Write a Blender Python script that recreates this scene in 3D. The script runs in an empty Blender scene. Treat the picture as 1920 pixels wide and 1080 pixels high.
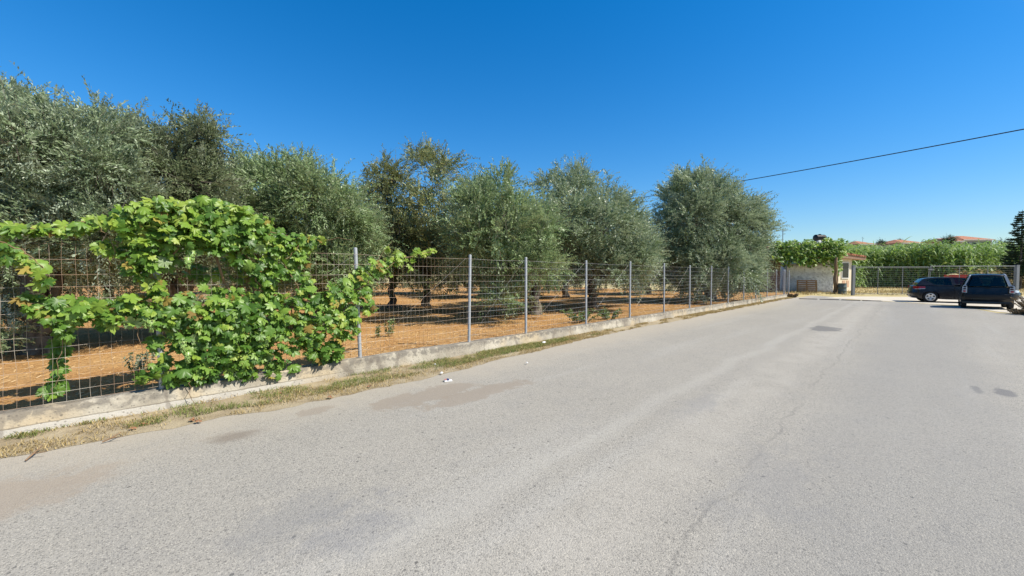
import bpy, bmesh, math, random
import numpy as np
from mathutils import Vector, Matrix, noise as mnoise

C = bpy.context
SC = C.scene
COL = SC.collection
R = math.radians
PI = math.pi

# ------------------------------------------------------------------ camera
F_PX = 760.0                     # focal length in pixels of the 1920 px wide photograph
EYE = 1.5
PITCH = math.atan(23.0 / F_PX)
cam_d = bpy.data.cameras.new("camera")
cam_d.sensor_width = 36.0
cam_d.lens = F_PX / 1920.0 * 36.0
cam_d.clip_start = 0.05
cam_d.clip_end = 4000.0
cam = bpy.data.objects.new("camera", cam_d)
COL.objects.link(cam)
cam.location = (0, 0, EYE)
cam.rotation_euler = (PI / 2 - PITCH, 0, 0)
SC.camera = cam

# ------------------------------------------------------------------ sky, sun, exposure
SUN_EL = R(48)
SKY_K = 0.10
SUN_AZ = Vector((0.95, -0.31))   # ground direction towards the sun
world = bpy.data.worlds.new("World")
SC.world = world
world.use_nodes = True
wt = world.node_tree
bg = wt.nodes["Background"]
sky = wt.nodes.new("ShaderNodeTexSky")
sky.sky_type = 'NISHITA'
sky.sun_disc = False
sky.sun_elevation = SUN_EL
sky.sun_rotation = math.atan2(SUN_AZ.x, SUN_AZ.y)
sky.altitude = 0
sky.air_density = 1.0
sky.dust_density = 0.08
sky.ozone_density = 4.0
hs = wt.nodes.new("ShaderNodeHueSaturation")
hs.inputs['Saturation'].default_value = 1.42
hs.inputs['Hue'].default_value = 0.501
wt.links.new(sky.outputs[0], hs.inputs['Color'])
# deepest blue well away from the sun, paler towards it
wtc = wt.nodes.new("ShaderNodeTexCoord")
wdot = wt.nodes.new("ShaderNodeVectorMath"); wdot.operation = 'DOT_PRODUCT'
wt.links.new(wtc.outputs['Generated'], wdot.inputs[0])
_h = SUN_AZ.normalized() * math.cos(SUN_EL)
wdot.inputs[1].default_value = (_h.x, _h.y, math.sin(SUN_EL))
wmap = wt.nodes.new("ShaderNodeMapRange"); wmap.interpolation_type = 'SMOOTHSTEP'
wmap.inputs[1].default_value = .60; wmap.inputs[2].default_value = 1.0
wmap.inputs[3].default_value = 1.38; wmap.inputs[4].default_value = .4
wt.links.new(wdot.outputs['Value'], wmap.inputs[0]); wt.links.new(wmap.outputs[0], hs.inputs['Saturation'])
# softer contrast between zenith and horizon
dv_ = wt.nodes.new("ShaderNodeVectorMath"); dv_.operation = 'DIVIDE'
bw = wt.nodes.new("ShaderNodeRGBToBW"); wt.links.new(hs.outputs[0], bw.inputs[0])
ma = wt.nodes.new("ShaderNodeMath"); ma.operation = 'MULTIPLY_ADD'; ma.inputs[1].default_value = SKY_K; ma.inputs[2].default_value = 1.0
wt.links.new(bw.outputs[0], ma.inputs[0]); wt.links.new(hs.outputs[0], dv_.inputs[0]); wt.links.new(ma.outputs[0], dv_.inputs[1])
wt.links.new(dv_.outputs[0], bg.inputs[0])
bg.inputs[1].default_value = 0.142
sun_d = bpy.data.lights.new("sun", 'SUN')
sun_d.energy = 5.0
sun_d.angle = R(0.5)
sun_d.color = (1.0, 0.945, 0.855)
sun = bpy.data.objects.new("sun", sun_d)
COL.objects.link(sun)
sv = Vector((SUN_AZ.x, SUN_AZ.y, 0)).normalized() * math.cos(SUN_EL) + Vector((0, 0, math.sin(SUN_EL)))
sun.rotation_euler = sv.to_track_quat('Z', 'Y').to_euler()
SC.view_settings.view_transform = 'Standard'
SC.view_settings.look = 'None'
SC.view_settings.exposure = 0.5
SC.view_settings.gamma = 1.0
SC.render.engine = 'CYCLES'
SC.cycles.max_bounces = 6
SC.cycles.transparent_max_bounces = 4
SC.cycles.diffuse_bounces = 3

# ------------------------------------------------------------------ survey helpers: photograph pixel -> place in the world
CP, SP = math.cos(PITCH), math.sin(PITCH)
def ray(px, py):
    u = (px - 960.0) / F_PX
    v = (540.0 - py) / F_PX
    return Vector((u, CP + v * SP, -SP + v * CP))
def gp(px, py, z=0.0):
    d = ray(px, py)
    t = (z - EYE) / d.z
    return Vector((d.x * t, d.y * t, z))
def at(px, py, Y):
    d = ray(px, py)
    t = Y / d.y
    return Vector((d.x * t, Y, EYE + d.z * t))

F0 = gp(879, 668)
FD = Vector((740.0, 760.0, 0)).normalized()      # along the fence
FN = Vector((FD.y, -FD.x, 0))                    # out towards the road
FROT = math.atan2(FD.y, FD.x)
def fp(s, off, z=0.0):
    p = F0 + FD * s + FN * off
    return Vector((p.x, p.y, z))
def so(p):
    q = Vector((p.x - F0.x, p.y - F0.y, 0))
    return q.dot(FD), q.dot(FN)
def on_fence(px, py, off=0.0):
    d = ray(px, py)
    t = (off + F0.dot(FN)) / (d.x * FN.x + d.y * FN.y)
    p = Vector((d.x * t, d.y * t, EYE + d.z * t))
    return so(p)[0], p.z

# ------------------------------------------------------------------ scene helpers
def tag(o, label=None, cat=None, group=None, kind=None):
    if label: o['label'] = label
    if cat: o['category'] = cat
    if group: o['group'] = group
    if kind: o['kind'] = kind
    return o
def empty(name, loc=(0, 0, 0), rz=0.0, sc=1.0):
    o = bpy.data.objects.new(name, None)
    o.empty_display_size = 0.2
    o.location = loc
    o.rotation_euler = (0, 0, rz)
    o.scale = (sc, sc, sc)
    COL.objects.link(o)
    return o
def copy_tree(o, parent=None):
    c = o.copy()
    COL.objects.link(c)
    if parent: c.parent = parent
    for ch in list(o.children):
        copy_tree(ch, c)
    return c

class MB:
    """collects verts and faces, links them as one mesh object"""
    def __init__(s):
        s.v = []; s.f = []; s.m = []
    def add(s, vs, fs, mat=0):
        o = len(s.v)
        s.v.extend([tuple(v) for v in vs])
        for f in fs:
            s.f.append(tuple(i + o for i in f)); s.m.append(mat)
    def box(s, lo, hi, mat=0, M=None, bev=0.0):
        (x0, y0, z0), (x1, y1, z1) = lo, hi
        if bev:
            b = bev
            bm = bmesh.new()
            bmesh.ops.create_cube(bm, size=1.0)
            for v in bm.verts:
                v.co = Vector((x0 + (v.co.x + .5) * (x1 - x0), y0 + (v.co.y + .5) * (y1 - y0), z0 + (v.co.z + .5) * (z1 - z0)))
            bmesh.ops.bevel(bm, geom=bm.edges[:], offset=b, segments=2, affect='EDGES', profile=.5)
            bm.verts.index_update()
            vs = [v.co.copy() for v in bm.verts]; fs = [[v.index for v in f.verts] for f in bm.faces]
            bm.free()
        else:
            vs = [Vector(p) for p in ((x0,y0,z0),(x1,y0,z0),(x1,y1,z0),(x0,y1,z0),(x0,y0,z1),(x1,y0,z1),(x1,y1,z1),(x0,y1,z1))]
            fs = [(0,3,2,1),(4,5,6,7),(0,1,5,4),(1,2,6,5),(2,3,7,6),(3,0,4,7)]
        if M is not None: vs = [M @ v for v in vs]
        s.add(vs, fs, mat)
    def tube(s, pts, rad, n=8, mat=0, caps=True):
        pts = [Vector(p) for p in pts]
        k = len(pts)
        if not hasattr(rad, '__len__'): rad = [rad] * k
        vs = []; ref = None
        for i, p in enumerate(pts):
            t = (pts[min(i + 1, k - 1)] - pts[max(i - 1, 0)]).normalized()
            if ref is None:
                ref = Vector((0, 0, 1)) if abs(t.z) < .9 else Vector((1, 0, 0))
            a = (ref - t * ref.dot(t)).normalized()
            ref = a
            b = t.cross(a)
            for j in range(n):
                w = 2 * PI * j / n
                vs.append(p + (a * math.cos(w) + b * math.sin(w)) * rad[i])
        fs = []
        for i in range(k - 1):
            for j in range(n):
                fs.append((i * n + j, i * n + (j + 1) % n, (i + 1) * n + (j + 1) % n, (i + 1) * n + j))
        if caps:
            fs.append(tuple(reversed(range(n)))); fs.append(tuple(range((k - 1) * n, k * n)))
        s.add(vs, fs, mat)
    def lathe(s, prof, n=16, mat=0, M=None, close=True):
        """prof = [(r, z)...] revolved about z"""
        vs = []
        for r, z in prof:
            for j in range(n):
                w = 2 * PI * j / n
                v = Vector((r * math.cos(w), r * math.sin(w), z))
                vs.append(M @ v if M is not None else v)
        fs = []
        for i in range(len(prof) - 1):
            for j in range(n):
                fs.append((i * n + j, i * n + (j + 1) % n, (i + 1) * n + (j + 1) % n, (i + 1) * n + j))
        if close:
            fs.append(tuple(reversed(range(n)))); fs.append(tuple(range((len(prof) - 1) * n, len(prof) * n)))
        s.add(vs, fs, mat)
    def poly(s, pts, thick, nrm, mat=0):
        """a flat outline given its own thickness along nrm"""
        nrm = Vector(nrm)
        a = [Vector(p) for p in pts]; b = [p + nrm * thick for p in a]
        k = len(a)
        s.add(a + b, [tuple(range(k - 1, -1, -1)), tuple(range(k, 2 * k))] +
              [(i, (i + 1) % k, k + (i + 1) % k, k + i) for i in range(k)], mat)
    def build(s, name, mats, parent=None, smooth=False, tri=False):
        me = bpy.data.meshes.new(name)
        me.from_pydata(s.v, [], s.f)
        if not isinstance(mats, (list, tuple)): mats = [mats]
        for m in mats: me.materials.append(m)
        if len(mats) > 1: me.polygons.foreach_set('material_index', s.m)
        bm = bmesh.new(); bm.from_mesh(me)
        bmesh.ops.recalc_face_normals(bm, faces=bm.faces[:])
        if tri: bmesh.ops.triangulate(bm, faces=[f for f in bm.faces if len(f.verts) > 4])
        bm.to_mesh(me); bm.free()
        if smooth:
            me.polygons.foreach_set('use_smooth', [True] * len(me.polygons))
            try: me.set_sharp_from_angle(angle=R(38))
            except Exception: pass
        o = bpy.data.objects.new(name, me)
        COL.objects.link(o)
        if parent: o.parent = parent
        return o

def np_mesh(name, V, Fq, mat, parent=None, mats=None, mi=None, smooth=False):
    """V (n,3) array, Fq (m,k) array of equal-sized faces"""
    me = bpy.data.meshes.new(name)
    V = np.ascontiguousarray(V, dtype=np.float32); Fq = np.ascontiguousarray(Fq, dtype=np.int32)
    m, k = Fq.shape
    me.vertices.add(len(V)); me.vertices.foreach_set('co', V.ravel())
    me.loops.add(m * k); me.loops.foreach_set('vertex_index', Fq.ravel())
    me.polygons.add(m)
    me.polygons.foreach_set('loop_start', np.arange(0, m * k, k, dtype=np.int32))
    if mats:
        for q in mats: me.materials.append(q)
        me.polygons.foreach_set('material_index', np.ascontiguousarray(mi, dtype=np.int32))
    else:
        me.materials.append(mat)
    me.update(calc_edges=True)
    if smooth: me.polygons.foreach_set('use_smooth', np.ones(m, dtype=bool))
    o = bpy.data.objects.new(name, me)
    COL.objects.link(o)
    if parent: o.parent = parent
    return o

# ------------------------------------------------------------------ materials
class NT:
    def __init__(s, name):
        s.mat = bpy.data.materials.new(name)
        s.mat.use_nodes = True
        s.t = s.mat.node_tree
        s.t.nodes.clear()
        s.out = s.t.nodes.new('ShaderNodeOutputMaterial')
        s.tc = s.t.nodes.new('ShaderNodeTexCoord')
        s.obj = s.tc.outputs['Object']
    def n(s, typ, **kw):
        q = s.t.nodes.new(typ)
        for k, v in kw.items(): setattr(q, k, v)
        return q
    def put(s, sock, v):
        if isinstance(v, bpy.types.NodeSocket): s.t.links.new(v, sock)
        elif isinstance(v, (tuple, list)) and len(v) == 3 and sock.type == 'RGBA': sock.default_value = (*v, 1)
        else: sock.default_value = v
    def math(s, op, a, b=0.0, c=None, clamp=False):
        q = s.n('ShaderNodeMath', operation=op, use_clamp=clamp)
        s.put(q.inputs[0], a); s.put(q.inputs[1], b)
        if c is not None: s.put(q.inputs[2], c)
        return q.outputs[0]
    def mix(s, f, a, b, mode='MIX'):
        q = s.n('ShaderNodeMix', data_type='RGBA', blend_type=mode)
        s.put(q.inputs[0], f); s.put(q.inputs[6], a); s.put(q.inputs[7], b)
        return q.outputs[2]
    def noise(s, scale, detail=3.0, vec=None, rough=.55, dist=0.0, color=False):
        q = s.n('ShaderNodeTexNoise')
        s.put(q.inputs['Vector'], vec if vec is not None else s.obj)
        q.inputs['Scale'].default_value = scale; q.inputs['Detail'].default_value = detail
        q.inputs['Roughness'].default_value = rough; q.inputs['Distortion'].default_value = dist
        return q.outputs[1 if color else 0]
    def voro(s, scale, vec=None, feature='F1', out=0, rnd=1.0, dim='3D'):
        q = s.n('ShaderNodeTexVoronoi', feature=feature, voronoi_dimensions=dim)
        s.put(q.inputs['Vector'], vec if vec is not None else s.obj)
        q.inputs['Scale'].default_value = scale
        q.inputs['Randomness'].default_value = rnd
        return q.outputs[out]
    def ramp(s, f, stops):
        q = s.n('ShaderNodeValToRGB')
        e = q.color_ramp.elements
        while len(e) < len(stops): e.new(.5)
        for i, (p, c) in enumerate(stops):
            e[i].position = p
            e[i].color = (c, c, c, 1) if not hasattr(c, '__len__') else (*c, 1)
        s.put(q.inputs[0], f)
        return q.outputs[0]
    def step(s, f, lo, hi):
        q = s.n('ShaderNodeMapRange', interpolation_type='SMOOTHSTEP', clamp=True)
        s.put(q.inputs[0], f)
        q.inputs[1].default_value = lo; q.inputs[2].default_value = hi
        return q.outputs[0]
    def scale(s, v, xyz):
        q = s.n('ShaderNodeVectorMath', operation='MULTIPLY')
        s.put(q.inputs[0], v); q.inputs[1].default_value = xyz
        return q.outputs[0]
    def xyz(s, v=None):
        q = s.n('ShaderNodeSeparateXYZ'); s.put(q.inputs[0], v if v is not None else s.obj)
        return q.outputs
    def bump(s, h, strength=.4, dist=.01):
        q = s.n('ShaderNodeBump')
        q.inputs['Strength'].default_value = strength; q.inputs['Distance'].default_value = dist
        s.put(q.inputs['Height'], h)
        return q.outputs[0]
    def principled(s, col, rough=.7, metal=0.0, spec=.3, normal=None, **kw):
        q = s.n('ShaderNodeBsdfPrincipled')
        s.put(q.inputs['Base Color'], col); s.put(q.inputs['Roughness'], rough); s.put(q.inputs['Metallic'], metal)
        q.inputs['Specular IOR Level'].default_value = spec
        if normal is not None: s.put(q.inputs['Normal'], normal)
        for k, v in kw.items(): s.put(q.inputs[k], v)
        return q.outputs[0]
    def done(s, sh):
        s.t.links.new(sh, s.out.inputs[0]); return s.mat

def simple(name, col, rough=.6, metal=0.0, spec=.3, var=.25, sc=8.0, bump=0.0, **kw):
    """plain painted or natural surface with uneven tone and a little wear"""
    m = NT(name)
    f = m.noise(sc, 4)
    c = m.mix(f, tuple(x * (1 - var) for x in col), tuple(min(1, x * (1 + var)) for x in col))
    nm = m.bump(m.noise(sc * 5, 4), bump, .01) if bump else None
    r = m.math('MULTIPLY_ADD', m.noise(sc * 2, 3), .25, rough - .12)
    return m.done(m.principled(c, r, metal, spec, nm, **kw))

def leaf_mat(name, cols, back=None, trans=.3, rough=.5, spec=.3, tcol=None, clump=0.0):
    """cols = stops of leaf colour, drawn per leaf; back = underside colour"""
    m = NT(name)
    g = m.n('ShaderNodeNewGeometry')
    k = len(cols)
    c = m.ramp(g.outputs['Random Per Island'], [(i / (k - 1), q) for i, q in enumerate(cols)])
    if clump:
        c = m.mix(m.step(m.noise(clump, 2), .38, .66), c, m.mix(.55, c, cols[-1]))
    if back is not None: c = m.mix(g.outputs['Backfacing'], c, m.mix(.75, c, back))
    p = m.principled(c, rough, 0, spec)
    t = m.n('ShaderNodeBsdfTranslucent')
    m.put(t.inputs[0], m.mix(.5, c, tcol if tcol else cols[-1]))
    x = m.n('ShaderNodeMixShader'); x.inputs[0].default_value = trans
    m.t.links.new(p, x.inputs[1]); m.t.links.new(t.outputs[0], x.inputs[2])
    return m.done(x.outputs[0])

def mask_ellipse(m, X, Y, x0, y0, rx, ry, soft=.35, warp=None, amt=.5):
    """1 inside a wobbly-edged stain centred on (x0, y0)"""
    a = m.math('DIVIDE', m.math('SUBTRACT', X, x0), rx)
    b = m.math('DIVIDE', m.math('SUBTRACT', Y, y0), ry)
    d = m.math('SQRT', m.math('ADD', m.math('MULTIPLY', a, a), m.math('MULTIPLY', b, b)))
    if warp is not None: d = m.math('ADD', d, m.math('MULTIPLY', m.math('SUBTRACT', warp, .5), amt * 2))
    return m.math('SUBTRACT', 1.0, m.step(d, 1 - soft, 1 + soft * .4))
# ------------------------------------------------------------------ ground materials
def mat_road():
    m = NT("asphalt_worn")
    x, y, z = m.xyz()                                    # x along the wall, -y across the road
    off = m.math('MULTIPLY', y, -1.0)
    big = m.noise(.35, 4); mid = m.noise(2.2, 5); 
    stretch = m.noise(1.0, 4, m.scale(m.obj, (.12, 1.6, 1)))
    
    col = m.mix(big, (.272, .254, .218), (.348, .324, .277))
    col = m.mix(m.math('MULTIPLY', m.step(mid, .45, .75), .30), col, (.25, .24, .22))
    col = m.mix(m.math('MULTIPLY', m.step(stretch, .5, .72), .4), col, (.37, .355, .32))
    # stones in the binder: dark pits and pale chips
    agg = m.voro(125.0, dim='2D')
    sep = m.n('ShaderNodeSeparateColor'); m.put(sep.inputs[0], m.voro(125.0, out=1, dim='2D'))
    core = m.math('SUBTRACT', 1.0, m.step(agg, .3, .6))
    col = m.mix(m.math('MULTIPLY', m.math('MULTIPLY', m.step(sep.outputs[0], .55, .9), core), .74), col, (.10, .095, .085))
    col = m.mix(m.math('MULTIPLY', m.math('MULTIPLY', m.step(sep.outputs[1], .7, .95), core), .42), col, (.60, .555, .46))
    fine = m.noise(34, 5, rough=.75)
    col = m.mix(m.math('MULTIPLY', m.step(fine, .50, .66), .36), col, (.17, .16, .145))
    # single dark stones and grit
    for sc, thr, rad, k in ((7.0, .80, .075, .55), (16.0, .84, .15, .45), (3.0, .8, .04, .7)):
        s2 = m.n('ShaderNodeSeparateColor'); m.put(s2.inputs[0], m.voro(sc, out=1, dim='2D'))
        dd = m.math('ADD', m.voro(sc, dim='2D'), m.math('MULTIPLY', m.math('SUBTRACT', m.noise(40, 3), .5), rad * 1.2))
        spot = m.math('MULTIPLY', m.step(s2.outputs[0], thr, thr + .02), m.math('SUBTRACT', 1.0, m.step(dd, rad * .6, rad)))
        col = m.mix(m.math('MULTIPLY', spot, k), col, (.06, .058, .056))
    # short dark rubber and oil smears along the road
    sm = m.noise(1.7, 6, m.scale(m.obj, (.55, 2.6, 1)), rough=.68)
    col = m.mix(m.math('MULTIPLY', m.step(sm, .60, .74), .35), col, (.15, .145, .14))
    # wheel tracks: paler bands, dusty edges
    def band(c, w, soft):
        wob = m.math('MULTIPLY', m.math('SUBTRACT', m.noise(.5, 3, m.scale(m.obj, (1, .1, 1))), .5), .55)
        d = m.math('ABSOLUTE', m.math('SUBTRACT', m.math('ADD', off, wob), c))
        return m.math('SUBTRACT', 1.0, m.step(d, w, w + soft))
    col = m.mix(m.math('MULTIPLY', m.math('MULTIPLY', band(4.45, .12, .3), m.step(mid, .2, .75)), .26), col, (.50, .46, .39))
    col = m.mix(m.math('MULTIPLY', band(3.75, .02, .16), .2), col, (.44, .42, .37))
    col = m.mix(m.math('MULTIPLY', band(6.0, .4, .7), .3), col, (.19, .19, .185))
    wob = m.math('MULTIPLY', m.math('SUBTRACT', m.noise(.9, 8, m.scale(m.obj, (1, .2, 1)), rough=.62), .5), .6)
    cd = m.math('ABSOLUTE', m.math('SUBTRACT', m.math('ADD', off, wob), 4.95))
    crack = m.math('MULTIPLY', m.math('SUBTRACT', 1.0, m.step(cd, .003, .022)), m.step(m.noise(1.6, 5), .36, .56))
    col = m.mix(m.math('MULTIPLY', crack, .28), col, (.085, .083, .08))
    # dust washed off the verge and brown scuffs with outlines of their own
    wp = m.math('ADD', m.math('MULTIPLY', m.noise(2.6, 6, dist=.5, rough=.65), .75), m.math('MULTIPLY', m.noise(11, 5, rough=.7), .25))
    dust = m.math('SUBTRACT', 1.0, m.step(m.math('ADD', off, m.math('MULTIPLY', m.math('SUBTRACT', wp, .5), 1.6)), .55, 1.9))
    col = m.mix(m.math('MULTIPLY', dust, .55), col, (.40, .35, .275))
    def stain(px, py, rx, ry, c, k, amt=.6, soft=.3):
        nonlocal col
        s_, o_ = so(gp(px, py))
        col = m.mix(m.math('MULTIPLY', mask_ellipse(m, x, off, s_, o_, rx, ry, soft, wp, amt), k), col, c)
    brn = (.25, .21, .165)
    stain(800, 742, .8, .26, brn, .7, 1.6, .25); stain(905, 736, .9, .2, brn, .7, 1.8, .25)
    stain(440, 820, .22, .15, (.16, .13, .10), .6, 1.3, .8)
    stain(20, 935, .5, .4, (.29, .24, .185), .7, 1.4, .5)
    stain(590, 772, .2, .14, brn, .6, 1.5)
    stain(1547, 617, .7, .36, (.12, .118, .115), .7, 1.8, .2)
    stain(1832, 732, .22, .05, (.13, .13, .13), .55, 2.2, .5); stain(1884, 737, .28, .09, (.11, .11, .114), .65, 2.0, .4)
    stain(545, 980, .45, .3, (.19, .188, .185), .38, 2.4, .9)
    stain(660, 1000, .4, .24, (.19, .19, .195), .45, 2.4, .9)
    stain(1310, 760, .6, .2, (.23, .222, .21), .45, 2.2, .6)
    stain(1450, 905, .8, .4, (.21, .205, .198), .4, 2.4, .9)
    h = m.math('ADD', m.math('MULTIPLY', agg, -.5), m.math('MULTIPLY', m.noise(45, 3), .5))
    return m.done(m.principled(col, .85, 0, .2, m.bump(h, .45, .008)))

def mat_soil():
    m = NT("orchard_soil")
    f = m.noise(.55, 5); g = m.noise(6, 5, dist=.6); k = m.noise(38, 4)
    col = m.mix(m.step(f, .35, .68), (.36, .188, .070), (.44, .262, .108))
    col = m.mix(m.math('MULTIPLY', m.step(g, .48, .7), .6), col, (.47, .28, .11))
    col = m.mix(m.math('MULTIPLY', m.step(k, .52, .72), .5), col, (.20, .088, .026))
    straw = m.noise(22, 3, m.scale(m.obj, (1, 3.2, 1)), dist=1.3)
    col = m.mix(m.math('MULTIPLY', m.step(straw, .55, .66), .45), col, (.56, .38, .17))
    h = m.math('ADD', m.noise(9, 6), m.math('MULTIPLY', k, .5))
    return m.done(m.principled(col, .95, 0, .1, m.bump(h, .8, .06)))

def mat_dirt(name, a, b, c, sc=3.0):
    m = NT(name)
    f = m.noise(sc, 6); k = m.noise(sc * 14, 4); g = m.noise(sc * .25, 3)
    col = m.mix(m.step(f, .35, .65), a, b)
    col = m.mix(m.math('MULTIPLY', m.step(k, .5, .72), .55), col, c)
    col = m.mix(m.math('MULTIPLY', m.step(g, .45, .65), .35), col, b)
    return m.done(m.principled(col, .95, 0, .12, m.bump(m.math('ADD', f, m.math('MULTIPLY', k, .6)), .7, .03)))

def mat_wall():
    m = NT("weathered_concrete")
    x, y, z = m.xyz()
    f = m.noise(2.4, 6); g = m.noise(11, 5, dist=.5); k = m.noise(60, 3)
    col = m.mix(m.step(f, .35, .66), (.27, .24, .19), (.39, .355, .285))
    col = m.mix(m.math('MULTIPLY', m.step(m.noise(.9, 3), .5, .62), .5), col, (.46, .36, .22))
    # black lichen crust along the arris, ragged lower edge
    zz = m.math('ADD', z, m.math('MULTIPLY', m.math('SUBTRACT', m.noise(7.0, 8, m.scale(m.obj, (.7, 1, 1)), rough=.72, dist=.6), .5), .26))
    crust = m.math('MULTIPLY', m.step(zz, .13, .20), m.step(g, .36, .56))
    col = m.mix(m.math('MULTIPLY', crust, .72), col, (.135, .122, .104))
    col = m.mix(m.math('MULTIPLY', m.step(m.noise(17, 4), .58, .7), .45), col, (.19, .165, .13))
    col = m.mix(m.math('SUBTRACT', 1.0, m.step(m.math('ADD', z, m.math('MULTIPLY', m.math('SUBTRACT', g, .5), .03)), .098, .106)), col, m.mix(m.step(x, -3.6, -2.0), m.mix(f, (.34, .315, .27), (.43, .405, .355)), col))
    pv = m.voro(26.0); col = m.mix(m.math('MULTIPLY', m.math('SUBTRACT', 1.0, m.step(m.math('ADD', pv, m.math('MULTIPLY', k, .2)), .25, .38)), .55), col, (.10, .09, .075))
    seam = m.math('SUBTRACT', 1.0, m.step(m.math('ABSOLUTE', m.math('SUBTRACT', m.math('ADD', z, m.math('MULTIPLY', m.math('SUBTRACT', g, .5), .016)), .106)), .002, .007))
    col = m.mix(m.math('MULTIPLY', m.math('MULTIPLY', seam, m.math('SUBTRACT', 1.0, m.step(x, -3.6, -1.0))), .6), col, (.10, .085, .065))
    vs = m.voro(.55, m.scale(m.obj, (1, .2, .25)), 'DISTANCE_TO_EDGE')
    crack = m.math('SUBTRACT', 1.0, m.step(m.math('ADD', vs, m.math('MULTIPLY', m.math('SUBTRACT', g, .5), .03)), .004, .013))
    col = m.mix(m.math('MULTIPLY', crack, .5), col, (.13, .11, .09))
    h = m.math('ADD', m.math('MULTIPLY', g, .8), m.math('MULTIPLY', k, .35))
    return m.done(m.principled(col, .93, 0, .15, m.bump(h, .7, .025)))

M_ROAD = mat_road(); M_SOIL = mat_soil(); M_WALL = mat_wall()
M_VERGE = mat_dirt("verge_dirt", (.28, .225, .145), (.36, .30, .20), (.18, .14, .085), 4.0)
M_FIELD = mat_dirt("dry_field", (.42, .33, .16), (.48, .40, .20), (.27, .27, .10), .8)
M_APRON = mat_dirt("dusty_concrete", (.50, .45, .36), (.57, .52, .43), (.40, .35, .27), 1.1)
M_HILL = mat_dirt("hill_scrub", (.12, .14, .05), (.20, .19, .09), (.06, .09, .03), .3)
M_GALV = NT("galvanised_steel")
_c = M_GALV.mix(M_GALV.noise(14, 4), (.33, .345, .36), (.52, .535, .55))
M_GALV = M_GALV.done(M_GALV.principled(_c, .5, .35, .4))
_w = NT("fence_wire")
_c = _w.mix(_w.step(_w.noise(2.0, 4), .42, .66), (.30, .305, .305), (.22, .16, .11))
M_WIRE = _w.done(_w.principled(_c, .5, .25, .4))
_w = NT("rusty_wire")
_c = _w.mix(_w.step(_w.noise(2.5, 4), .36, .62), (.40, .36, .30), (.27, .18, .12))
M_WIRE_RUST = _w.done(_w.principled(_c, .6, .15, .3))

# ------------------------------------------------------------------ ground, road, soil
def fnoise(x, y, sc, seed=0.0):
    return mnoise.noise(Vector((x * sc + seed, y * sc - seed, seed * .7)))

def sheet_poly(name, pts, z, mat, jag=0.0, step=.25, loc=None, rz=0.0):
    """flat region with a ragged edge; the mesh stays in the frame of loc / rz"""
    out = []
    k = len(pts)
    for i in range(k):
        a, b = Vector(pts[i]), Vector(pts[(i + 1) % k])
        n = max(1, int((b - a).length / step)) if jag else 1
        nrm = Vector((-(b - a).y, (b - a).x)).normalized()
        for j in range(n):
            p = a.lerp(b, j / n)
            w = jag * (mnoise.noise(Vector((p.x * 1.3, p.y * 1.3, 3.1))) + .6 * mnoise.noise(Vector((p.x * 5, p.y * 5, 9.1))))
            q = p + nrm * w
            out.append((q.x, q.y))
    M = Matrix.Translation(loc) @ Matrix.Rotation(rz, 4, 'Z') if loc is not None else Matrix.Identity(4)
    Mi = M.inverted()
    bm = bmesh.new()
    vs = [bm.verts.new(Mi @ Vector((x, y, z))) for x, y in out]
    f = bm.faces.new(vs)
    bmesh.ops.triangulate(bm, faces=[f])
    bmesh.ops.recalc_face_normals(bm, faces=bm.faces[:])
    if bm.faces and sum(f.normal.z for f in bm.faces) < 0: bmesh.ops.reverse_faces(bm, faces=bm.faces[:])
    me = bpy.data.meshes.new(name); bm.to_mesh(me); bm.free()
    me.materials.append(mat)
    o = bpy.data.objects.new(name, me); o.matrix_world = M; COL.objects.link(o)
    tag(o, kind='structure')
    return o
def v2(p): return (p.x, p.y)

sheet_poly("ground", [(-1500, -300), (1500, -300), (1500, 1800), (-1500, 1800)], 0.0, M_FIELD)
far = 26.8
sheet_poly("road", [v2(fp(-14, .02)), v2(fp(-14, 10.2)), v2(fp(6, 10.0)), v2(fp(20, 9.6)), v2(gp(1870, 587)), v2(gp(1800, 574)), v2(gp(1690, 567)),
                    v2(gp(1590, 562)), v2(gp(1560, 556.5)), v2(gp(1520, 554)), v2(fp(29.5, .6)), v2(fp(29.2, .02))], .006, M_ROAD, .06, .3, F0, FROT)
sheet_poly("parking_apron", [v2(gp(1545, 558.5)), v2(gp(1690, 566.5)), v2(gp(1800, 573)), v2(gp(1870, 585)), v2(fp(20, 9.2)), v2(fp(6, 9.4)), v2(fp(4, 14)), v2(fp(22, 20)),
                             v2(gp(2300, 556)), v2(gp(1905, 556)), v2(gp(1700, 557)), v2(gp(1600, 556))], .010, M_APRON, .12, .3)
# soil sheet, gently rolling, meets the back of the wall
def soil_z(s, off):
    return .13 + .05 * fnoise(s, off, .35, 2.0) + .035 * fnoise(s, off, 1.1, 5.0) + .018 * fnoise(s, off, 3.2, 8.0) - .05 * max(0, 1 - abs(off + .18) / .5)
def soil_at(p):
    s_, o_ = so(p); return soil_z(s_, o_)
def build_soil():
    ss = np.arange(-16, 34.01, .2)
    oo = np.concatenate([np.arange(-.19, -16, -.2), np.arange(-16, -75, -1.5)])
    V = np.array([(s_, -o_, soil_z(s_, o_)) for o_ in oo for s_ in ss])
    n = len(ss); F = []
    for i in range(len(oo) - 1):
        a = np.arange(n - 1) + i * n
        F.append(np.stack([a, a + 1, a + n + 1, a + n], 1))
    o = np_mesh("orchard_soil", V, np.concatenate(F), M_SOIL, smooth=True)
    o.location = F0; o.rotation_euler = (0, 0, FROT)
    tag(o, kind='structure')
build_soil()
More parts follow.
